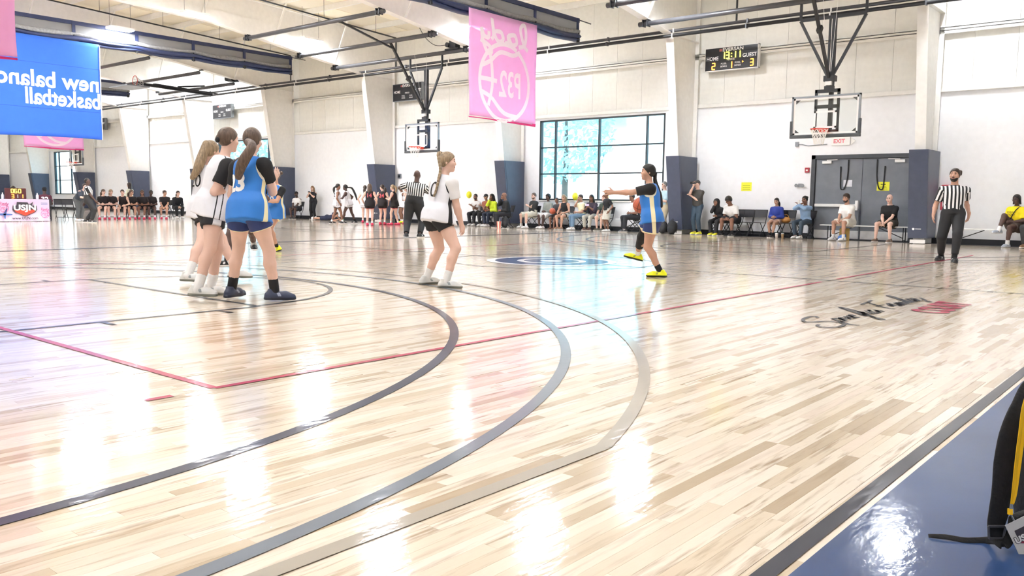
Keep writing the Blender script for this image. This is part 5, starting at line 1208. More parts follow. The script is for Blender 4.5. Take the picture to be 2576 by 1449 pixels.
# ------------------------------------------------------------------ chairs, spectators, bench players, far-court players
CH = mat('black_chair_metal', '2C2D31', .45, .2); CHS = mat('black_chair_seat', '36373B', .5)
def make_chair():
    r = empty('folding_chair')
    V = [(-.2, -.19, .44), (.2, -.19, .44), (.21, .2, .455), (-.21, .2, .455)]
    m = MB().prism(V, (0, 0, 0), (0, 0, .018)); m.build('seat', CHS, r, bevel=.008)
    m = MB(); n = 8; pts = [(-.21+.42*i/n, -.225-.02*math.sin(math.pi*i/n)) for i in range(n+1)]; VV = []
    for x, y in pts:
        for z, dy in ((.62, 0), (.85, -.055)):
            VV.append((x, y+dy, z)); VV.append((x, y+dy-.014, z))
    F = []
    for i in range(n):
        a = i*4; c = a+4; F += [(a, c, c+2, a+2), (a+1, a+3, c+3, c+1), (a+2, c+2, c+3, a+3), (a, a+1, c+1, c)]
    F += [(0, 2, 3, 1), (n*4, n*4+1, n*4+3, n*4+2)]
    m.add(VV, F); m.build('backrest', CHS, r)
    for s in (-1, 1):
        MB().tube([(s*.215, -.29, .86), (s*.215, -.16, .44), (s*.215, .25, .012)], .0125, 6).build('leg', CH, r); MB().tube([(s*.185, .14, .44), (s*.185, -.24, .012)], .0125, 6).build('leg', CH, r)
    MB().tube([(-.215, .17, .1), (.215, .17, .1)], .009, 5).build('crossbar', CH, r); MB().tube([(-.185, -.17, .1), (.185, -.17, .1)], .009, 5).build('crossbar', CH, r); MB().tube([(-.215, -.29, .86), (.215, -.29, .86)], .0125, 6).build('top_rail', CH, r)
    return r
chair0 = make_chair(); chair_used = [False]
def chair(pos, face, label, group=None):
    o = chair0 if not chair_used[0] else copy_tree(chair0); chair_used[0] = True
    o.location = (pos[0], pos[1], .003); o.rotation_euler = (0, 0, math.radians(face-90)); tag(o, label, 'chair', group); return o
C = {}
def cl(c, rough=.8):
    if c not in C: C[c] = tone('cloth_'+c, c, 'F0F0F0', '1A1A1A', rough, .1, 8, 0, .35, 11)
    return C[c]
def sh(c): return tone('shoe_'+c, c, 'E8E8E8' if c < '90' else 'B8B8B8', '888888', .5, .05)
def wb_(px, Y): return V3(onY(px, 520, Y).x, Y, .003)
def sitJ(face, s, hands='lap', lean=10, spread=.11, look=None, nod=-8, **k):
    F = ANG(face); R = np.cross(F, up); pel = -F*.40*s+up*(.462+.095*s); T = rotv(up, R, -lean)
    N = pel+T*.475*s; kn = -F*.0+up*.5*s; J = dict(s=s, face=face, pelvis=pel, lean=lean, look=face if look is None else look, nod=nod, footL=-R*spread+F*.03, footR=R*spread-F*.02, kneeL=F+up*.6-R*.15, kneeR=F+up*.6+R*.15)
    H = {'lap': (pel+F*.24*s+up*.1*s-R*.06*s, pel+F*.24*s+up*.1*s+R*.06*s), 'knees': (pel+F*.36*s+up*.06*s-R*.13*s, pel+F*.36*s+up*.06*s+R*.13*s), 'clasp': (F*-.02+up*.52*s-R*.03, F*-.02+up*.52*s+R*.03),
         'crossed': (N+F*.2*s-up*.2*s+R*.08*s, N+F*.2*s-up*.22*s-R*.08*s), 'face': (pel+F*.24*s+up*.1*s, N+F*.13*s+up*.06*s+R*.02*s), 'phone': (N+F*.28*s-up*.16*s-R*.03, N+F*.28*s-up*.16*s+R*.03)}[hands]
    J['handL'], J['handR'] = H; J['palmL'] = R; J['palmR'] = -R
    if hands == 'face': J['hdirR'] = up-F*.2; J['elbowR'] = -up+F*.3+R*.3
    J.update(k); return J
def standJ(face, s, hands='down', lean=3, spread=.1, look=None, nod=-4, step=0., **k):
    F = ANG(face); R = np.cross(F, up); pel = up*.915*s; T = rotv(up, R, -lean); N = pel+T*.475*s
    J = dict(s=s, face=face, pelvis=pel, lean=lean, look=face if look is None else look, nod=nod, footL=-R*spread*s+F*step, footR=R*spread*s-F*step)
    H = {'down': (N-R*.24*s-up*.52*s+F*.06*s, N+R*.24*s-up*.52*s+F*.06*s), 'hips': (pel-R*.2*s+up*.12*s, pel+R*.2*s+up*.12*s), 'front': (N+F*.25*s-up*.3*s-R*.05, N+F*.25*s-up*.3*s+R*.05), 'phone': (N+F*.26*s-up*.1*s-R*.04, N+F*.26*s-up*.1*s+R*.04),
         'crossed': (N+F*.2*s-up*.2*s+R*.08*s, N+F*.2*s-up*.24*s-R*.08*s), 'back': (pel-F*.16*s+up*.05-R*.05, pel-F*.16*s+up*.05+R*.05), 'run': (N+F*.28*s-up*.28*s-R*.16, N-F*.1*s-up*.42*s+R*.22)}[hands]
    J['handL'], J['handR'] = H; J.update(k); return J
PANTS = lambda c: (cl(c), dict(f=1.93, inf=.02, name='trousers', top=.2, r_end=.066)); JEANS = lambda c: (cl(c), dict(f=1.92, inf=.012, name='jeans', top=.2, r_end=.058)); SHORTS = lambda c, f=.8: (cl(c), dict(f=f, inf=.022, top=.2))
TEE = lambda c, **k: (cl(c), dict(dict(inf=.018, lo=-.06, flare=.02, sl=.72), **k)); LONG = lambda c, **k: (cl(c), dict(dict(inf=.022, lo=-.06, flare=.02, sl=1.93, name='sweatshirt'), **k)); TANK = lambda c, **k: (cl(c), dict(dict(kind='jersey', inf=.012, lo=-.06, flare=.01, amp=.003), **k))
# --- wall spectators: (px, what, sit)
FW_ = 25.72
def wsit(px, label, clabel, face=270, Y=FW_, s=1.0, hands='lap', top=None, bot=None, shoes=None, socks=None, hair=('short', 'dkbrown'), sk='fair', seat=True, vox=.016, extra=None, **k):
    base = wb_(px, Y); J = sitJ(face, s, hands, **k); b = person(label, base, J, top=top, bot=bot, shoes=shoes, socks=socks, hair=hair, sk=sk, vox=vox, extra=extra)
    if seat:
        F = ANG(face); chair(base-F*.36*s, face, clabel)
    return b
def wstand(px, label, face=270, Y=FW_, s=1.0, hands='down', top=None, bot=None, shoes=None, socks=None, hair=('short', 'dkbrown'), sk='fair', vox=.016, extra=None, base=None, **k):
    base = wb_(px, Y) if base is None else base
    return person(label, base, standJ(face, s, hands, **k), top=top, bot=bot, shoes=shoes, socks=socks, hair=hair, sk=sk, vox=vox, extra=extra)
WS = (SOCKW, .1); BS = (SOCKB, .1)
def phone(c='1E1E22'):
    def f(b):
        m = (b.W['L']+b.W['R'])/2+nrm(b.hd['R']+b.hd['L'])*.09; u = b.Fc; MB().cbox((0, 0, 0), (.145, .012, .07)).build('phone', mat('phone_'+c, c, .2), b.root, bevel=.004, loc=tuple(m)).rotation_euler = (0, 0, math.atan2(u[1], u[0])+math.pi/2)
    return f
def sling(b):
    f = MB()
    for k, (x, z, w) in enumerate(((-.1, .33, .05), (-.04, .33, .05), (.02, .33, .05), (.08, .33, .05), (-.09, .27, .06), (-.02, .27, .06), (.05, .27, .07))):
        c = b.P+b.T*z*b.s+b.Ft*.19*b.s-b.Rt*x; u = -b.Rt; f.tube([tuple(c+u*w*.4*math.cos(a)+b.T*.02*math.sin(a)) for a in np.linspace(0, 6.283, 11)[:-1]], .004, 4, closed=True)
    f.build('shirt_print', NUM_B, b.root)
    pts = [b.N-b.Rc*.1*b.s+b.Fc*.02, b.N-b.T*.1*b.s+b.Fc*.16*b.s-b.Rc*.08, b.P+b.T*.2*b.s+b.Ft*.19*b.s, b.P+b.T*.05+b.Ft*.17*b.s+b.Rt*.12]; MB().tube(smooth_path([tuple(q) for q in pts]), .012, 6).build('bag_strap', BLACK_C, b.root)
ch = lambda who: 'black folding chair under the '+who
# group right of the far court
wsit(1187, 'bearded man in white shirt with folded arms near the navy pad', ch('bearded man in white shirt'), 280, hands='crossed', top=TEE('E4E4E4'), bot=PANTS('26282C'), shoes=sh('E8E8E8'), hair=('short', 'black'), sk='brown', beard='black', male=1)
wsit(1212, 'person in dark cap and rust shirt sitting by the man in white', ch('person in cap and rust shirt'), 275, hands='crossed', top=TEE('A0604A'), bot=PANTS('2A2A2E'), shoes=sh('E8E8E8'), hair=('cap', 'dkbrown'), hat='3A3A3C', sk='olive')
wsit(1224, 'person in neon yellow sweatshirt covering their face with dark hair', ch('person in neon yellow sweatshirt'), 262, Y=25.5, hands='face', top=LONG('D8EE3A'), bot=JEANS('2E3648'), shoes=sh('E8E8E8'), hair=('long', 'black'), sk='brown', hlen=.05)
wsit(1250, 'bald man in black resting a hand on his mouth', ch('bald man in black'), 240, Y=24.75, hands='face', s=1.06, top=LONG('1C1D20'), bot=PANTS('24262C'), shoes=sh('26262A'), hair=('bald', 'black'), sk='brown', male=1, girth=1.05)
# long row under the window
wsit(1318, 'man in black tee with folded arms at the end of the window row', ch('man in black tee with folded arms'), 255, Y=25.45, s=1.06, hands='crossed', lean=-8, top=TEE('2C2F30'), bot=SHORTS('CFCDBE', .95), shoes=sh('ECECEC'), socks=WS, hair=('short', 'brown'), beard='brown', sk='fair', male=1, girth=1.08, spread=.2)
wsit(1362, 'boy in grey checked shirt sitting under the window', ch('boy in grey checked shirt'), 262, hands='lap', lean=4, top=LONG('8E9490'), bot=SHORTS('E2E2E2', .95), shoes=sh('ECECEC'), hair=('afro', 'black'), sk='dark', nod=2)
b = wsit(1390, 'child in dark shirt holding a ball on the lap', ch('child holding a ball'), 265, s=.86, hands='lap', top=TEE('3A3A40'), bot=SHORTS('3E3A3A', .9), hair=('short', 'dkbrown'), sk='brown')
ball(b.root.location+Vector(tuple((b.W['L']+b.W['R'])/2+ANG(265)*.14+up*.05)), 'orange basketball in the lap of a child under the window')
wsit(1408, 'woman in black tank top with long blond hair under the window', ch('woman in black tank top'), 268, Y=25.5, hands='knees', lean=14, top=TANK('1E1F22'), bot=SHORTS('D8D4CA', .5), shoes=sh('8A6A50'), hair=('long', 'blond'), sk='tan')
wsit(1440, 'person in cream top and blue jeans leaning across the row', ch('person in cream top and jeans'), 235, Y=25.6, hands='face', lean=6, top=TEE('E8E2C0'), bot=JEANS('6E8CA8'), shoes=sh('E2E2E2'), hair=('short', 'dkbrown'), sk='olive', spread=.16)
wsit(1478, 'woman in purple and black top with pale trousers under the window', ch('woman in purple and black top'), 275, hands='phone', top=TEE('3A3040', sl=1.2), bot=JEANS('B9B8AE'), shoes=sh('5A4038'), hair=('long', 'black'), sk='brown', extra=phone('D8C8E8'))
wsit(1508, 'woman in dark green tee and pale shorts under the window', ch('woman in dark green tee'), 265, hands='knees', lean=12, top=TEE('3C4A42'), bot=SHORTS('CAC8BE', .85), shoes=sh('5A5648'), hair=('bun', 'red'), sk='fair')
wstand(1528, 'boy in black printed tee and pale shorts standing at the row end', 250, Y=25.4, s=.84, hands='down', top=TEE('202124'), bot=SHORTS('C8C6BC', .95), shoes=sh('E8E8E8'), hair=('crop', 'brown'), sk='brown')
b = wsit(1572, 'man in white tee and grey cap sitting with crossed ankle by the white bench', ch('x'), 232, Y=25.5, s=1.05, hands='lap', lean=14, top=TEE('E4E6E8'), bot=PANTS('2C2E34'), shoes=sh('3A3A3E'), socks=WS, hair=('cap', 'black'), hat='54585E', sk='brown', male=1, seat=False)
chair(b.root.location-Vector(tuple(ANG(232)*.38)), 232, 'black folding chair under the man in white tee and grey cap')
wstand(1673, 'old man in pale blue shirt standing behind the ball handler', 240, Y=26.0, s=1.06, hands='front', top=TEE('AFCBD8', sl=.9), bot=PANTS('C8BCA0'), shoes=sh('5A4A3A'), hair=('short', 'grey'), sk='fair', male=1, girth=1.1)
b = wstand(1755, 'man in grey tee and jeans filming with a phone beside the navy pad', 262, Y=25.85, s=1.08, hands='crossed', top=TEE('4A4845'), bot=JEANS('45586A'), shoes=tone('shoe_yellow_d', 'F0F040', 'F4F4F4', 'B0B040', .5), hair=('cap', 'brown'), hat='4A4846', sk='fair', male=1, girth=1.02, look=250, handR=V3(-.02, -.3, 1.62), hdirR=up, elbowR=-up+V3(-.5, 0, 0),
           extra=lambda b: MB().cbox((0, 0, 0), (.16, .012, .078)).build('phone', mat('phone_1E1E22', '1E1E22', .2), b.root, loc=tuple(b.W['R']+V3(-.03, -.03, .1))))
wsit(1797, 'child in black hooded sweatshirt resting chin on hand', ch('child in black hooded sweatshirt'), 262, Y=25.55, s=.92, hands='face', lean=28, top=LONG('1F2024'), bot=PANTS('232428'), shoes=tone('shoe_yellow_d', 'F0F040', 'F4F4F4', 'B0B040', .5), hair=('hood', 'black'), hat='1F2024', sk='brown')
wsit(1830, 'man in white tee bending forward over his phone', ch('man in white tee bending forward'), 262, Y=25.5, s=1.08, hands='clasp', lean=32, nod=-38, top=TEE('E6E6E4'), bot=SHORTS('202126', .9), shoes=sh('26262A'), socks=BS, hair=('afro', 'black'), sk='brown', male=1, girth=1.18, limb=1.1, spread=.22)
wsit(1943, 'girl in royal blue hooded sweatshirt sitting by the empty chairs', ch('girl in royal blue sweatshirt'), 268, s=.92, hands='lap', lean=6, top=LONG('2A3F94'), bot=SHORTS('C8A898', .5), shoes=sh('302A28'), socks=BS, hair=('pony', 'black'), sk='olive', spread=.05)
cup = lambda b: MB().lathe([(.03, -.06), (.038, .05), (.04, .06), (.02, .065)], tuple((b.W['L']+b.W['R'])/2+ANG(258)*.06+up*.07), 12).build('paper_cup', M_WHITE, b.root)
wsit(2010, 'woman in light blue hooded sweatshirt drinking from a white cup', ch('woman in light blue sweatshirt'), 258, hands='phone', lean=8, top=LONG('8FAED0'), bot=JEANS('3E4C5A'), shoes=sh('E6E6E6'), hair=('bun', 'black'), sk='brown', extra=cup, handL=V3(-.03, -.1, 1.06)-V3(0, -.15, 0), handR=V3(.03, -.1, 1.06)-V3(0, -.15, 0))
for px, lab in ((1873, 'empty black folding chair beside the man bending over his phone'), (1906, 'empty black folding chair beside the girl in royal blue'), (1978, 'black folding chair holding a tan bag')):
    c_ = chair(wb_(px, 26.08), 268, lab)
q = wb_(1978, 26.1); f = MB(); f.sphere((0, 0, .1), .13, 14, 8, (1.25, .8, .8)); o = f.build('tan_bag_body', mat('tan_leather', 'B07A3C', .6), None, True); r_ = empty('tan_bag', (q[0], q[1], .463), 0, 'slouchy tan leather bag on a folding chair', 'bag'); o.name = 'bag_body'; o.parent = r_; MB().tube(smooth_path([(-.1, 0, .18), (-.05, 0, .26), (.05, 0, .26), (.1, 0, .18)]), .01, 6).build('strap', mat('tan_leather', 'B07A3C', .6), r_)
wsit(2113, 'man in white tee and white shorts sitting before the grey doors', '', 250, Y=25.5, s=1.1, hands='clasp', lean=14, top=TEE('EAEAE8'), bot=SHORTS('E2E0D6', .85), shoes=sh('F0F0F0'), socks=WS, hair=('crop', 'dkbrown'), beard='dkbrown', sk='tan', male=1, girth=1.08, seat=False, spread=.2, vox=.014)
wsit(2225, 'bald bearded man in black tee sitting before the grey doors', '', 262, Y=25.5, s=1.08, hands='clasp', lean=10, top=TEE('161719'), bot=SHORTS('3A352C', .75), shoes=sh('6A5648'), hair=('bald', 'brown'), beard='brown', glasses=1, sk='fair', male=1, girth=1.12, seat=False, spread=.22, vox=.014)
wsit(2532, 'woman in yellow tee with crossed leg and black sling bag', '', 248, Y=25.5, s=1.08, hands='lap', lean=-2, top=TEE('EFD714', sl=.8), bot=SHORTS('4A3C34', .6), shoes=sh('9AA2AE'), socks=WS, hair=('locs', 'black'), sk='dark', glasses=1, girth=1.2, limb=1.15, seat=False, vox=.014, hlen=.12, extra=sling, footR=V3(-.12, -.1, .36), yawR=235, kneeR=V3(-.4, -1, .9))
wsit(2594, 'person in olive shirt on the white bench beside the woman in yellow', '', 255, Y=25.5, s=1.08, hands='lap', top=TEE('7A8064'), bot=PANTS('3A3A3C'), shoes=sh('8A6A50'), hair=('short', 'black'), sk='dark', male=1, girth=1.1, seat=False)
# white benches
def bench(x0, x1, y, label):
    r = empty('folding_bench', ((x0+x1)/2, y, .003), 0, label, 'bench'); w = (x1-x0)/2
    MB().box(-w, w, -.15, .15, .43, .458).build('seat_plank', mat('white_bench_plastic', 'E6E8E8', .5), r, bevel=.006)
    for s in (-1, 1):
        xx = s*(w-.25)
        for yy in (-.12, .12): MB().tube([(xx, yy, .43), (xx, yy, .01)], .014, 6).build('leg', CH, r)
        MB().tube([(xx, -.12, .06), (xx, .12, .06)], .011, 5).build('crossbar', CH, r)
        MB().bar((xx-s*.03, 0, .12), (xx-s*.75, 0, .42), .022).build('brace', CH, r)
bench(-9.5, -6.85, 25.96, 'white folding bench under the two men before the grey doors'); bench(-6.05, -3.3, 25.96, 'white folding bench beside the referee under the woman in yellow'); bench(-16.9, -15.2, 25.98, 'white folding bench behind the ball handler under the window')
# things on the floor by the wall
def backpack(pos, label, face, c='24262A', sc=1.):
    r = empty('backpack', tuple(pos), math.radians(face-90), label, 'backpack'); m = tone('pack_'+c, c, 'F0F0F0', '1A1A1A', .75, .15)
    field_obj('pack_body', [ell((0, 0, .23*sc), (.16*sc, .1*sc, .235*sc), None, 0, cut=[((0, 0, .004), (0, 0, -1))]), ell((0, .07*sc, .15*sc), (.13*sc, .07*sc, .12*sc), None, .02, cut=[((0, 0, .004), (0, 0, -1))])], .02, m, r)
    for s in (-1, 1): MB().tube(smooth_path([(s*.07*sc, -.08*sc, .4*sc), (s*.1*sc, -.15*sc, .28*sc), (s*.1*sc, -.09*sc, .06*sc)]), .015, 6).build('strap', m, r)
    MB().tube(smooth_path([(-.04, -.04, .46*sc), (0, -.05, .5*sc), (.04, -.04, .46*sc)]), .01, 6).build('top_handle', m, r); return r
backpack(wb_(1692, 25.12), 'black backpack leaning on the navy pad behind the ball handler', 270, sc=1.05)
backpack(wb_(1668, 25.6), 'charcoal backpack behind the black one by the navy pad', 270, '34363A'); backpack(wb_(1271, 24.9), 'black backpack on floor beside the bald man in black', 270, '2A2C30'); backpack(wb_(1398, 26.15), 'black bag under the chairs of the window row', 270, '1E2024', .7)
def carton(pos, c, label, w=.3, h=.4):
    r = empty('cardboard_box', tuple(pos), .3, label, 'box'); m = mat('carton_'+c, c, .8); MB().box(-w/2, w/2, -w/2, w/2, 0, h).build('box_body', m, r)
    for s in (-1, 1): MB().add([(-w/2, s*w/2, h), (w/2, s*w/2, h), (w/2, s*(w/2+.1), h-.06), (-w/2, s*(w/2+.1), h-.06)], [(0, 1, 2, 3)]).build('box_flap', m, r)
carton(wb_(2128, 26.05), 'B89A58', 'tan cardboard box on floor under the white bench', .28, .36)
r_ = empty('popcorn_box', tuple(wb_(1256, 24.6)), 0, 'red and white striped popcorn tub on floor by the bald man', 'tub')
for i in range(8):
    a0, a1 = 6.283*i/8, 6.283*(i+1)/8; MB().add([(.07*math.cos(a0), .07*math.sin(a0), 0), (.07*math.cos(a1), .07*math.sin(a1), 0), (.095*math.cos(a1), .095*math.sin(a1), .26), (.095*math.cos(a0), .095*math.sin(a0), .26)], [(0, 1, 2, 3)]).build('side_panel', mat('tub_red', 'D86A5A', .6) if i % 2 else mat('tub_cream', 'F0E0D0', .6), r_)
for px, lab, c in ((1957, 'clear plastic cup on floor by the girl in blue', 'D8D0CC'), (1972, 'iced coffee cup on floor under the chair with the bag', 'A88A64')):
    q = wb_(px, 25.6); r_ = empty('plastic_cup', tuple(q), 0, lab, 'cup'); MB().lathe([(.035, 0), (.045, .13), (.046, .14)], (0, 0, 0), 12).build('cup_body', mat('cup_'+c, c, .3), r_, True); MB().lathe([(.048, .14), (.04, .155)], (0, 0, 0), 12).build('cup_lid', M_WHITE, r_); MB().tube([(0, 0, .15), (.01, .0, .24)], .004, 5).build('straw', mat('green_straw', '5A8A6A', .5), r_)
q = wb_(2122, 25.55); r_ = empty('blue_bag', (q[0], q[1], .003), 0, 'crumpled blue plastic bag on floor by the cardboard box', 'bag'); field_obj('bag_body', [ell((0, 0, .08), (.12, .1, .1), None, 0, cut=[((0, 0, .003), (0, 0, -1))]), ell((.06, .02, .15), (.06, .05, .06), None, .03)], .02, cl('4A78C0'), r_)
# yellow balloons behind the row
for px, py, who in ((1180, 490, 'bearded man in white shirt'), (1447, 494, 'person in cream top'), (1524, 498, 'boy in black tee')):
    q = onY(px, py, 26.25); r_ = empty('balloon', (q.x, q.y, q.z), 0, 'yellow balloon on a string behind the '+who, 'balloon', 'yellow balloons'); MB().sphere((0, 0, 0), .13, 14, 10, (.9, .9, 1.15)).build('balloon_body', mat('balloon_yellow', 'F2EE3A', .35), r_, True); MB().tube([(0, 0, -.14), (.02, 0, -.6), (0, 0, -q.z+.01)], .004, 4).build('string', M_WHITE, r_)
# --- players on the second court
FJ_W = dict(kind='jersey', inf=.026, lo=-.3, flare=.035, amp=.004)
BLKJ = tone('black_red_jersey', '1E181B', 'B8404E', 'B8404E', .75, .08); BLKS = tone('black_red_shorts', '1C1619', 'C04A58', 'C04A58', .75, .08)
def fplayer(px, py, label, face, s=.98, top=WHITE_J, bot=WHITE_J, num=None, numm=NUM_B, shoes=SH_PINK, hair=('pony', 'dkbrown'), sk='fair', hands='down', vox=.016, socks=WS, back=True, **k):
    base = np.array(gnd(px, py)); b = person(label, base, standJ(face, s, hands, **k), top=(top, dict(FJ_W, s1=thin_stripes, s2=ring(.012)) if top is WHITE_J else dict(FJ_W, s2=ring(.01))), bot=(bot, dict(f=.5, inf=.022, s1=hem_trim(.48, .012))), shoes=shoes, socks=socks, hair=hair, sk=sk, vox=vox)
    if num:
        sg = 1 if back else -1; decal(b.root, b.top, num, .22, numm, b.P+b.T*.28, b.Rt*sg, b.T, b.Ft*sg, bold=.006)
    return b
fplayer(848, 564, 'player in white 12 jersey walking past the striding long-haired player', 60, num='12', sk='brown', shoes=SH_DW, hair=('pony', 'black'), step=-.22, bot=WHITE_J, look=40)
fplayer(878, 563, 'player in white with very long black hair striding past number 12', 215, sk='dark', shoes=SH_DW, hair=('pony', 'black'), step=.25, lean=14, hands='run', socks=(tone('green_sock', '58B070'), .12, SOCKB), tail=[V3(.06, .1, 1.5), V3(.14, .16, 1.35), V3(.22, .2, 1.15), V3(.25, .22, 1.0)])
fplayer(930, 567, 'player in black 14 jersey with red numbers seen from behind', 128, top=BLKJ, bot=BLKS, num='14', numm=NUM_R, hair=('long', 'brown'), hlen=.2, look=150)
fplayer(918, 560, 'player in white hidden behind the black 14 jersey', 130, sk='fair', hair=('pony', 'dkbrown'), shoes=SH_PINK)
fplayer(962, 565, 'player in black 24 jersey with red numbers beside number 14', 118, top=BLKJ, bot=BLKS, num='24', numm=NUM_R, hair=('pony', 'dkbrown'), look=190)
fplayer(993, 566, 'blond player in black sleeveless jersey beside number 24', 205, top=BLKJ, bot=BLKS, hair=('high', 'blond'), hands='front', step=.12, lean=8)
fplayer(1012, 561, 'player in white with yellow shoes beside the blond player', 250, sk='brown', hair=('bun', 'black'), shoes=SH_YEL, hands='hips')
fplayer(1024, 563, 'player in white jersey partly hidden by the bald referee', 200, sk='fair', hair=('pony', 'brown'), hands='hips')
# player lying on the floor behind them
base = np.array(onY(822, 551, 25.55)); base[2] = 0; F = ANG(12)
J = dict(s=1.0, face=38, pelvis=up*.14, neck=up*.16+F*.47, look=38, nod=-10, footL=-F*.8+up*.06-ANG(128)*.1, footR=-F*.82+up*.06+ANG(128)*.1, yawL=218, yawR=218, pitchL=-70, pitchR=-70, kneeL=-up*.1-F, kneeR=-up*.1-F, handL=F*.75+up*.06+ANG(128)*.2, handR=F*.75+up*.06-ANG(128)*.2, elbowL=ANG(128), elbowR=-ANG(128))
person('person in navy clothes lying on the floor behind the second court', base, J, top=TEE('28304A', lo=-.1), bot=SHORTS('28304A', .8), shoes=sh('E8E8E8'), hair=('bun', 'dkbrown'), sk='tan', vox=.018)
# people at the far wall
b = wstand(788, 'woman in black standing with a phone against the far wall', 285, Y=26.1, s=.98, hands='phone', top=TEE('202024'), bot=PANTS('1E1F22'), shoes=sh('3A3A3C'), hair=('long', 'ltbrown'), sk='fair', girth=1.2, extra=phone())
wsit(737, 'man in white polo and black cap sitting by the far column', 'black folding chair under the man in white polo and cap', 290, Y=25.2, s=1.06, hands='clasp', top=TEE('E8E8E6'), bot=SHORTS('2C2C30', .9), shoes=sh('26262A'), hair=('cap', 'black'), hat='1C1C20', sk='dark', beard='black', male=1, girth=1.15)
# --- bench row of the third court
for i, (px, lab, sk_, hr, hd_) in enumerate(((258, 'bench player beside the referee with loose brown hair', 'fair', ('pony', 'brown'), 'lap'), (282, 'blond bench player sitting second from the referee', 'fair', ('pony', 'blond'), 'lap'), (307, 'bench player in sleeveless black top leaning on her knees', 'fair', ('bun', 'dkbrown'), 'knees'), (333, 'bench player turned aside to talk to her neighbour', 'tan', ('pony', 'brown'), 'lap'),
    (357, 'bench player with long braids listening to her neighbour', 'brown', ('locs', 'dkbrown'), 'lap'), (383, 'smiling bench player with black hair tied back', 'dark', ('bun', 'black'), 'lap'), (413, 'bench player with top bun at the row end beside the coach', 'tan', ('bun', 'dkbrown'), 'clasp'))):
    base = np.array(gnd(px, 552-.006*(px-258))); base[2] = .0
    fc = 332+(8 if i % 2 else -8); person(lab, base, sitJ(fc, 1.02, hd_, lean=16, look=fc+(40 if i in (0, 3, 6) else 10)), top=((BLKJ, dict(FJ_W, lo=-.08)) if i == 2 else (BLKJ, dict(inf=.02, lo=-.08, sl=.65))), bot=(BLKS, dict(f=.5, inf=.02)), shoes=SH_PINK, socks=WS, hair=hr, sk=sk_, vox=.02)
    chair(base-ANG(fc)*.36, fc, 'black folding chair under the '+' '.join(lab.split()[:9]))
base = np.array(gnd(452, 550)); person('coach in black jacket leaning forward at the end of the bench row', base, sitJ(350, 1.05, 'clasp', lean=26), top=LONG('1E2024'), bot=PANTS('222428'), shoes=sh('E8E8E8'), hair=('pony', 'dkbrown'), sk='fair', vox=.02); chair(base-ANG(350)*.38, 350, 'black folding chair under the coach in black jacket')
wstand(330, 'woman in cream top with long dark hair standing behind the bench row', 210, s=1.0, hands='front', top=LONG('D8DCC8'), bot=PANTS('E0E0D8'), shoes=sh('E8E8E8'), hair=('long', 'dkbrown'), hlen=.25, sk='tan', vox=.02, base=np.array(gnd(330, 547)))
base = np.array(gnd(199, 556)); person('adult in dark blue shirt and grey trousers stooping behind the referee', base, standJ(20, .98, 'front', lean=42, male=1, girth=1.2), top=TEE('39424F', sl=.85), bot=PANTS('5A5E60'), shoes=sh('E8E8E8'), hair=('short', 'dkbrown'), sk='fair', vox=.02)
for px, lab in ((165, 'empty black folding chair beside the pink table'), (185, 'empty black folding chair beside the stooping adult')):
    q = gnd(px, 553); chair((q.x-.4, q.y), 350, lab)
# --- scorers table
TX = -35.6; ty0, ty1 = 10.6, 13.92; M_TBL = tone('pink_table_cloth', 'EFD9F2', 'EFD9F2', 'EFD9F2', .8, .03)
r_ = empty('scorers_table', (TX-.38, (ty0+ty1)/2, 0), 0, 'table under a pale pink cloth printed with sports logos', 'table'); W = (ty1-ty0)/2
MB().box(-.36, .36, -W+.02, W-.02, .82, .85).build('table_top', M_WHITE, r_)
for sx in (-.3, .3):
    for sy in (-W+.2, W-.2): MB().tube([(sx, sy, .0), (sx, sy, .82)], .018, 6).build('leg', CH, r_)
V = []; F = []; n = 60
for i in range(n+1):
    y = -W+2*W*i/n
    for j, z in enumerate((.86, .55, .25, .02)): V.append((.375+.012*j*math.sin(i*.9+j), y, z))
for i in range(n):
    for j in range(3): a = i*4+j; F.append((a, a+1, a+5, a+4))
c_ = MB().add(V, F).add([(-.39, -W, .86), (.376, -W, .86), (.376, W, .86), (-.39, W, .86)], [(0, 1, 2, 3)]).add([(-.39, W, .86), (.376, W, .86), (.38, W, .02), (-.39, W, .02)], [(0, 1, 2, 3)]).add([(-.39, -W, .86), (.376, -W, .86), (.38, -W, .02), (-.39, -W, .02)], [(0, 1, 2, 3)]).build('table_cloth', M_TBL, r_, True)
X_ = .425; u_, v_ = (0, 1, 0), (0, 0, 1); y0 = -(ty0+ty1)/2
def ty(px): return onX(px, 530, TX).y+y0
DK = mat('logo_charcoal', '4A444C', .7); PK = mat('logo_pink', 'E07AB0', .7); BL = mat('logo_blue', '5A78B8', .7); RD = mat('logo_red', 'D8503C', .7)
yc = ty(62)
mb = MB()
sh_ = [(-.42, .12), (.42, .12), (.44, -.05), (.36, -.14), (0, -.3), (-.36, -.14), (-.44, -.05)]
MB().add([(X_, yc+a, .5+b_) for a, b_ in sh_], [tuple(range(7))]).build('logo_shield', DK, c_); MB().add([(X_+.002, yc+a*.92, .5+b_*.9-.005) for a, b_ in ((-.42, -.04), (.42, -.04), (.36, -.14), (0, -.3), (-.36, -.14))], [tuple(range(5))]).build('logo_shield', RD, c_)
MB().add([(X_, yc+a, .5+b_) for a, b_ in ((-.3, .12), (-.28, .26), (.1, .24), (.14, .18), (.22, .2), (.3, .27), (.26, .12))], [tuple(range(7))]).build('logo_map', DK, c_)
text('USJN', .3, M_LETTER, c_, (X_+.004, yc, .5+.03), u_, v_, .012, width=.8); text('www.USJN.com', .14, DK, c_, (X_+.002, yc, .13), u_, v_, .002, width=.92)
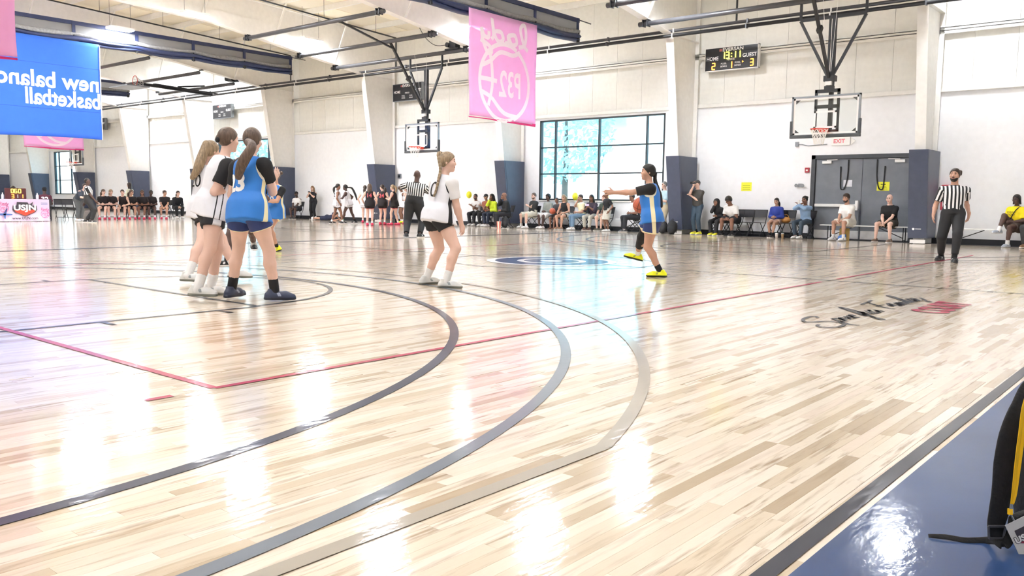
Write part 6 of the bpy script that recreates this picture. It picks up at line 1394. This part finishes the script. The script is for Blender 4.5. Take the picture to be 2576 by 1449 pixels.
for px, zz in ((10, .58), (112, .36)):
    mb = MB(); lady_print((X_, ty(px), zz), (0, 1, 0), (0, 0, 1), .15, mb); mb.build('logo_print', PK, c_)
for k in range(2): MB().box(X_, X_+.002, ty(112)-.14, ty(112)+.1, .66+.05*k, .675+.05*k).build('print_line', BL, c_)
mb = MB(); mb.add([(X_, ty(5)+a, .3+b_) for a, b_ in ((-.4, .03), (.3, .0), (.36, -.03), (.3, -.05), (-.4, -.05))], [(0, 1, 2, 3, 4)]); mb.add([(X_, ty(8)+a, .3+b_) for a, b_ in ((-.02, .0), (.1, .2), (.14, .2), (.08, 0), (.06, -.18), (.02, -.18))], [tuple(range(6))]); mb.build('logo_plane', BL, c_)
# portable scoreboard, bottles, things behind the table
q = onX(40, 503, TX-.3); r_ = empty('tabletop_scoreboard', (TX-.32, q.y, .863), 0, 'small maroon scoreboard with glowing yellow clock on the pink table', 'scoreboard')
MB().box(-.06, .06, -.37, .37, 0, .42).build('housing', mat('maroon_housing', '5A2A30', .5), r_, bevel=.02)
def seg_yz(mb, c, y, z, w, h):
    t = MB(); seg_digit(t, c, 0, 0, w, h); mb.add([(.068+p_[1]*.3, y+p_[0], z+p_[2]) for p_ in t.v], t.f)
for c, y in (('0', -.17), ('6', -.05), ('0', .09)): f = MB(); seg_yz(f, c, y, .24, .08, .14); f.build('clock_digit', emit('yellow_segments', 'FFF23A', 2.6), r_)
for c, y in (('3', -.16), ('1', .16)): f = MB(); seg_yz(f, c, y, .04, .08, .14); f.build('score_digit', emit('red_segments', 'FF8A2A', 2.6), r_)
f = MB(); seg_yz(f, '1', .02, .05, .04, .12); f.build('period_digit', emit('green_segments', '9AF0B0', 2.0), r_)
for px, lab in ((7, 'clear water bottle on the pink table beside the maroon scoreboard'), (94, 'white water bottle on the pink table end')):
    q = onX(px, 500, TX-.35); r_ = empty('water_bottle', (TX-.35, q.y, .863), 0, lab, 'bottle'); MB().lathe([(.045, 0), (.05, .02), (.05, .15), (.02, .2), (.018, .22)], (0, 0, 0), 12).build('bottle_body', mat('bottle_plastic', 'DCE4EC', .2), r_, True); MB().lathe([(.02, .22), (.02, .245)], (0, 0, 0), 10).build('bottle_cap', M_WHITE, r_)
base = V3(TX-1.0, onX(36, 520, TX-1.0).y, 0); person('person with bushy dark hair hidden behind the tabletop scoreboard', base, sitJ(345, 1.05, 'lap', male=1), top=TEE('3A3040'), bot=PANTS('2A2A2E'), shoes=sh('26262A'), hair=('afro', 'dkbrown'), sk='fair', vox=.02); chair(base-ANG(345)*.38, 345, 'black folding chair behind the tabletop scoreboard')
base = V3(TX-1.05, onX(113, 520, TX-1.05).y, 0); b = person('person in maroon 32 jersey and black cap behind the pink table end', base, sitJ(160, 1.05, 'lap', male=1, hat='1A1C24'), top=TEE('5A2A38'), bot=PANTS('2A2A2E'), shoes=sh('26262A'), hair=('cap', 'black'), sk='dark', vox=.02); decal(b.root, b.top, '32', .26, NUM_W, b.P+b.T*.28, b.Rt, b.T, b.Ft, bold=.01); chair(base-ANG(160)*.38, 160, 'black folding chair under the person in maroon 32 jersey')
# ------------------------------------------------------------------ backpack with lanyard on the painted apron, right beside the camera
p = Pix(2520, 1388); BK = tone('black_webbing', '121214', '121214', '121214', .85, .2, 30, 0, .4, 90)
r_ = empty('backpack', tuple(p.base), 0, 'black backpack standing on blue painted floor with a loose shoulder strap', 'backpack')
cr_ = RC[0]; cf_ = RC[2]
def strip(pts, ws, th, wd, name, m, parent, sub=5, smooth=True):
    n = len(pts); P = smooth_path([tuple(q) for q in pts], sub); W = [np.interp(i/sub, range(n), ws) for i in range(len(P))]; V = []; F = []
    for i, q in enumerate(P):
        a = P[max(i-1, 0)]; b = P[min(i+1, len(P)-1)]; t = (b-a).normalized(); u = Vector(tuple(wd)); u = (u-t*u.dot(t)).normalized(); nn = t.cross(u).normalized()
        for k in range(10):
            an = 6.2832*k/10; c, s_ = math.cos(an), math.sin(an); V.append(q+u*(W[i]/2*(abs(c)**.5)*(1 if c > 0 else -1))+nn*(th/2*(abs(s_)**.6)*(1 if s_ > 0 else -1)))
    for i in range(len(P)-1):
        for k in range(10): F.append((i*10+k, i*10+(k+1) % 10, (i+1)*10+(k+1) % 10, (i+1)*10+k))
    F.append(tuple(range(10))[::-1]); F.append(tuple(range((len(P)-1)*10, len(P)*10)))
    return MB().add(V, F).build(name, m, parent, smooth)
k_ = p.D/FPX
c0 = p(2668, 1210, .13); lu = nrm(cr_*V3(1, 1, 0)); fu_ = nrm(cf_*V3(1, 1, 0)); gz = [((0, 0, .006), (0, 0, -1))]
def sq(z, a, b): return (V3(c0[0], c0[1], z), a, b)
field_obj('pack_body', [loft([sq(.0, .12, .1), sq(.08, .125, .105), sq(.3, .12, .1), sq(.42, .1, .085), sq(.485, .06, .05)], lu, fu_, .02, cut=gz), ell(V3(c0[0], c0[1], .2)-lu*.05, (.085, .115, .2), (lu, fu_, V3(0, 0, 1)), .03, cut=gz), ell(V3(c0[0], c0[1], .2)+lu*.05, (.085, .115, .2), (lu, fu_, V3(0, 0, 1)), .03, cut=gz)], .01, BK, r_)
field_obj('front_pocket', [ell(V3(c0[0], c0[1], .15)+fu_*.1, (.095, .06, .13), (lu, fu_, V3(0, 0, 1)), 0, cut=gz)], .01, BK, r_)
tp_ = V3(c0[0], c0[1], .475); MB().tube(smooth_path([tuple(tp_-lu*.04), tuple(tp_-lu*.03+V3(0, 0, .04)), tuple(tp_+lu*.03+V3(0, 0, .04)), tuple(tp_+lu*.04)]), .009, 6).build('top_handle', BK, r_)
strip([V3(c0[0], c0[1], .46)-lu*.02-fu_*.05, p(2612, 962, .07), p(2566, 1025, .02), p(2541, 1095), p(2530, 1165), p(2524, 1235), p(2512, 1290), p(2505, 1325), p(2512, 1352)], [w*k_ for w in (48, 46, 44, 56, 62, 60, 50, 42, 34)], .018, cr_, 'shoulder_strap', BK, r_)
strip([p(2506, 1345), p(2512, 1366, -.02), p(2532, 1366, -.02), p(2545, 1335, -.01), p(2552, 1300), V3(c0[0], c0[1], .1)-lu*.1-fu_*.04], [w*k_ for w in (20, 24, 26, 24, 20, 18)], .004, cr_, 'webbing', BK, r_)
gp = lambda x, y, z=.008: np.array(gnd(x, y))-p.base+V3(0, 0, z)
strip([gp(2335, 1354), gp(2380, 1360, .012), gp(2430, 1366, .009), gp(2480, 1368, .012), p(2508, 1360)], [.014, .02, .022, .024, .024], .003, ANG(130)+V3(0, 0, .6), 'strap_tail', BK, r_)
f = MB(); q = p(2507, 1340, -.012); u = Vector(tuple(cr_)); v = Vector((0, 0, 1))
for a, b_ in (((-.022, -.018), (.022, -.018)), ((.022, -.018), (.026, .02)), ((.026, .02), (-.026, .02)), ((-.026, .02), (-.022, -.018))): f.bar(Vector(tuple(q))+u*a[0]+v*a[1], Vector(tuple(q))+u*b_[0]+v*b_[1], .006)
f.build('strap_buckle', mat('grey_buckle', '4A4A4E', .4), r_)
# the lanyard hangs over the pack: a thing of its own
YL = tone('yellow_lanyard', 'F6C200', 'F0B800', 'F0B800', .6, .08)
l_ = empty('lanyard', tuple(p.base), 0, 'yellow lanyard hanging over the black backpack with a printed card', 'lanyard')
strip([tp_-fu_*.03-lu*.03, p(2612, 945, .0), p(2578, 1010, -.03), p(2566, 1090, -.03), p(2556, 1170, -.03), p(2549, 1240, -.03), p(2545, 1268, -.03)], [w*k_ for w in (9, 9, 10, 12, 12, 12, 9)], .002, nrm(cr_+cf_*.3), 'ribbon', YL, l_)
strip([tp_-fu_*.03-lu*.02, p(2618, 948, .0), p(2584, 1015, -.028), p(2574, 1090, -.026), p(2563, 1170, -.026), p(2553, 1240, -.028), p(2546, 1268, -.03)], [w*k_ for w in (9, 9, 10, 10, 10, 10, 8)], .002, nrm(cr_-cf_*.5), 'ribbon', YL, l_)
f = MB(); f.tube([tuple(p(2544, 1268, -.03)), tuple(p(2542, 1284, -.03))], .004, 6); f.build('clip', M_ALU, l_); f = MB(); f.tube([tuple(p(2541, 1280, -.03)), tuple(p(2541, 1294, -.03))], .0075, 8); f.build('crimp', YL, l_); f = MB(); f.tube([tuple(p(2543, 1294, -.03)), tuple(p(2552, 1312, -.03))], .003, 6); f.build('hook', M_ALU, l_)
cc = p(2578, 1352, -.03); a = math.radians(28); U = Vector(tuple(cr_*math.cos(a)+V3(0, 0, 1)*math.sin(a))); Vv = Vector(tuple(-cr_*math.sin(a)+V3(0, 0, 1)*math.cos(a))); N_ = U.cross(Vv).normalized(); cw, chh = .075, .125; cc = Vector(tuple(cc))
def quad(u0, u1, v0, v1, off): return [cc+U*u+Vv*v+N_*off for u, v in ((u0, v0), (u1, v0), (u1, v1), (u0, v1))]
MB().add(quad(-cw/2, cw/2, -chh/2, chh/2, 0)+quad(-cw/2, cw/2, -chh/2, chh/2, -.001), [(0, 1, 2, 3), (7, 6, 5, 4), (0, 4, 5, 1), (1, 5, 6, 2), (2, 6, 7, 3), (3, 7, 4, 0)]).build('card', mat('card_white', 'D8D8D6', .4), l_)
MB().add(quad(-.02, .03, .012, .034, .0006), [(0, 1, 2, 3)]).build('card_print', DK, l_); MB().add([cc+U*u+Vv*v+N_*.0007 for u, v in ((-.03, -.004), (.034, -.004), (.002, -.022))], [(0, 1, 2)]).build('card_print', mat('card_crimson', '9A2E44', .5), l_)
text('USJN', .028, M_LETTER, l_, cc+Vv*.002+N_*.0016, U, Vv, .0012, width=.06); text('USJN', .028, DK, l_, cc+Vv*.002+N_*.0011, U, Vv, .003, width=.064)
text('ATH', .022, mat('card_crimson', '9A2E44', .5), l_, cc+U*-.006-Vv*.048+N_*.0012, U, Vv, .0012, width=.04)
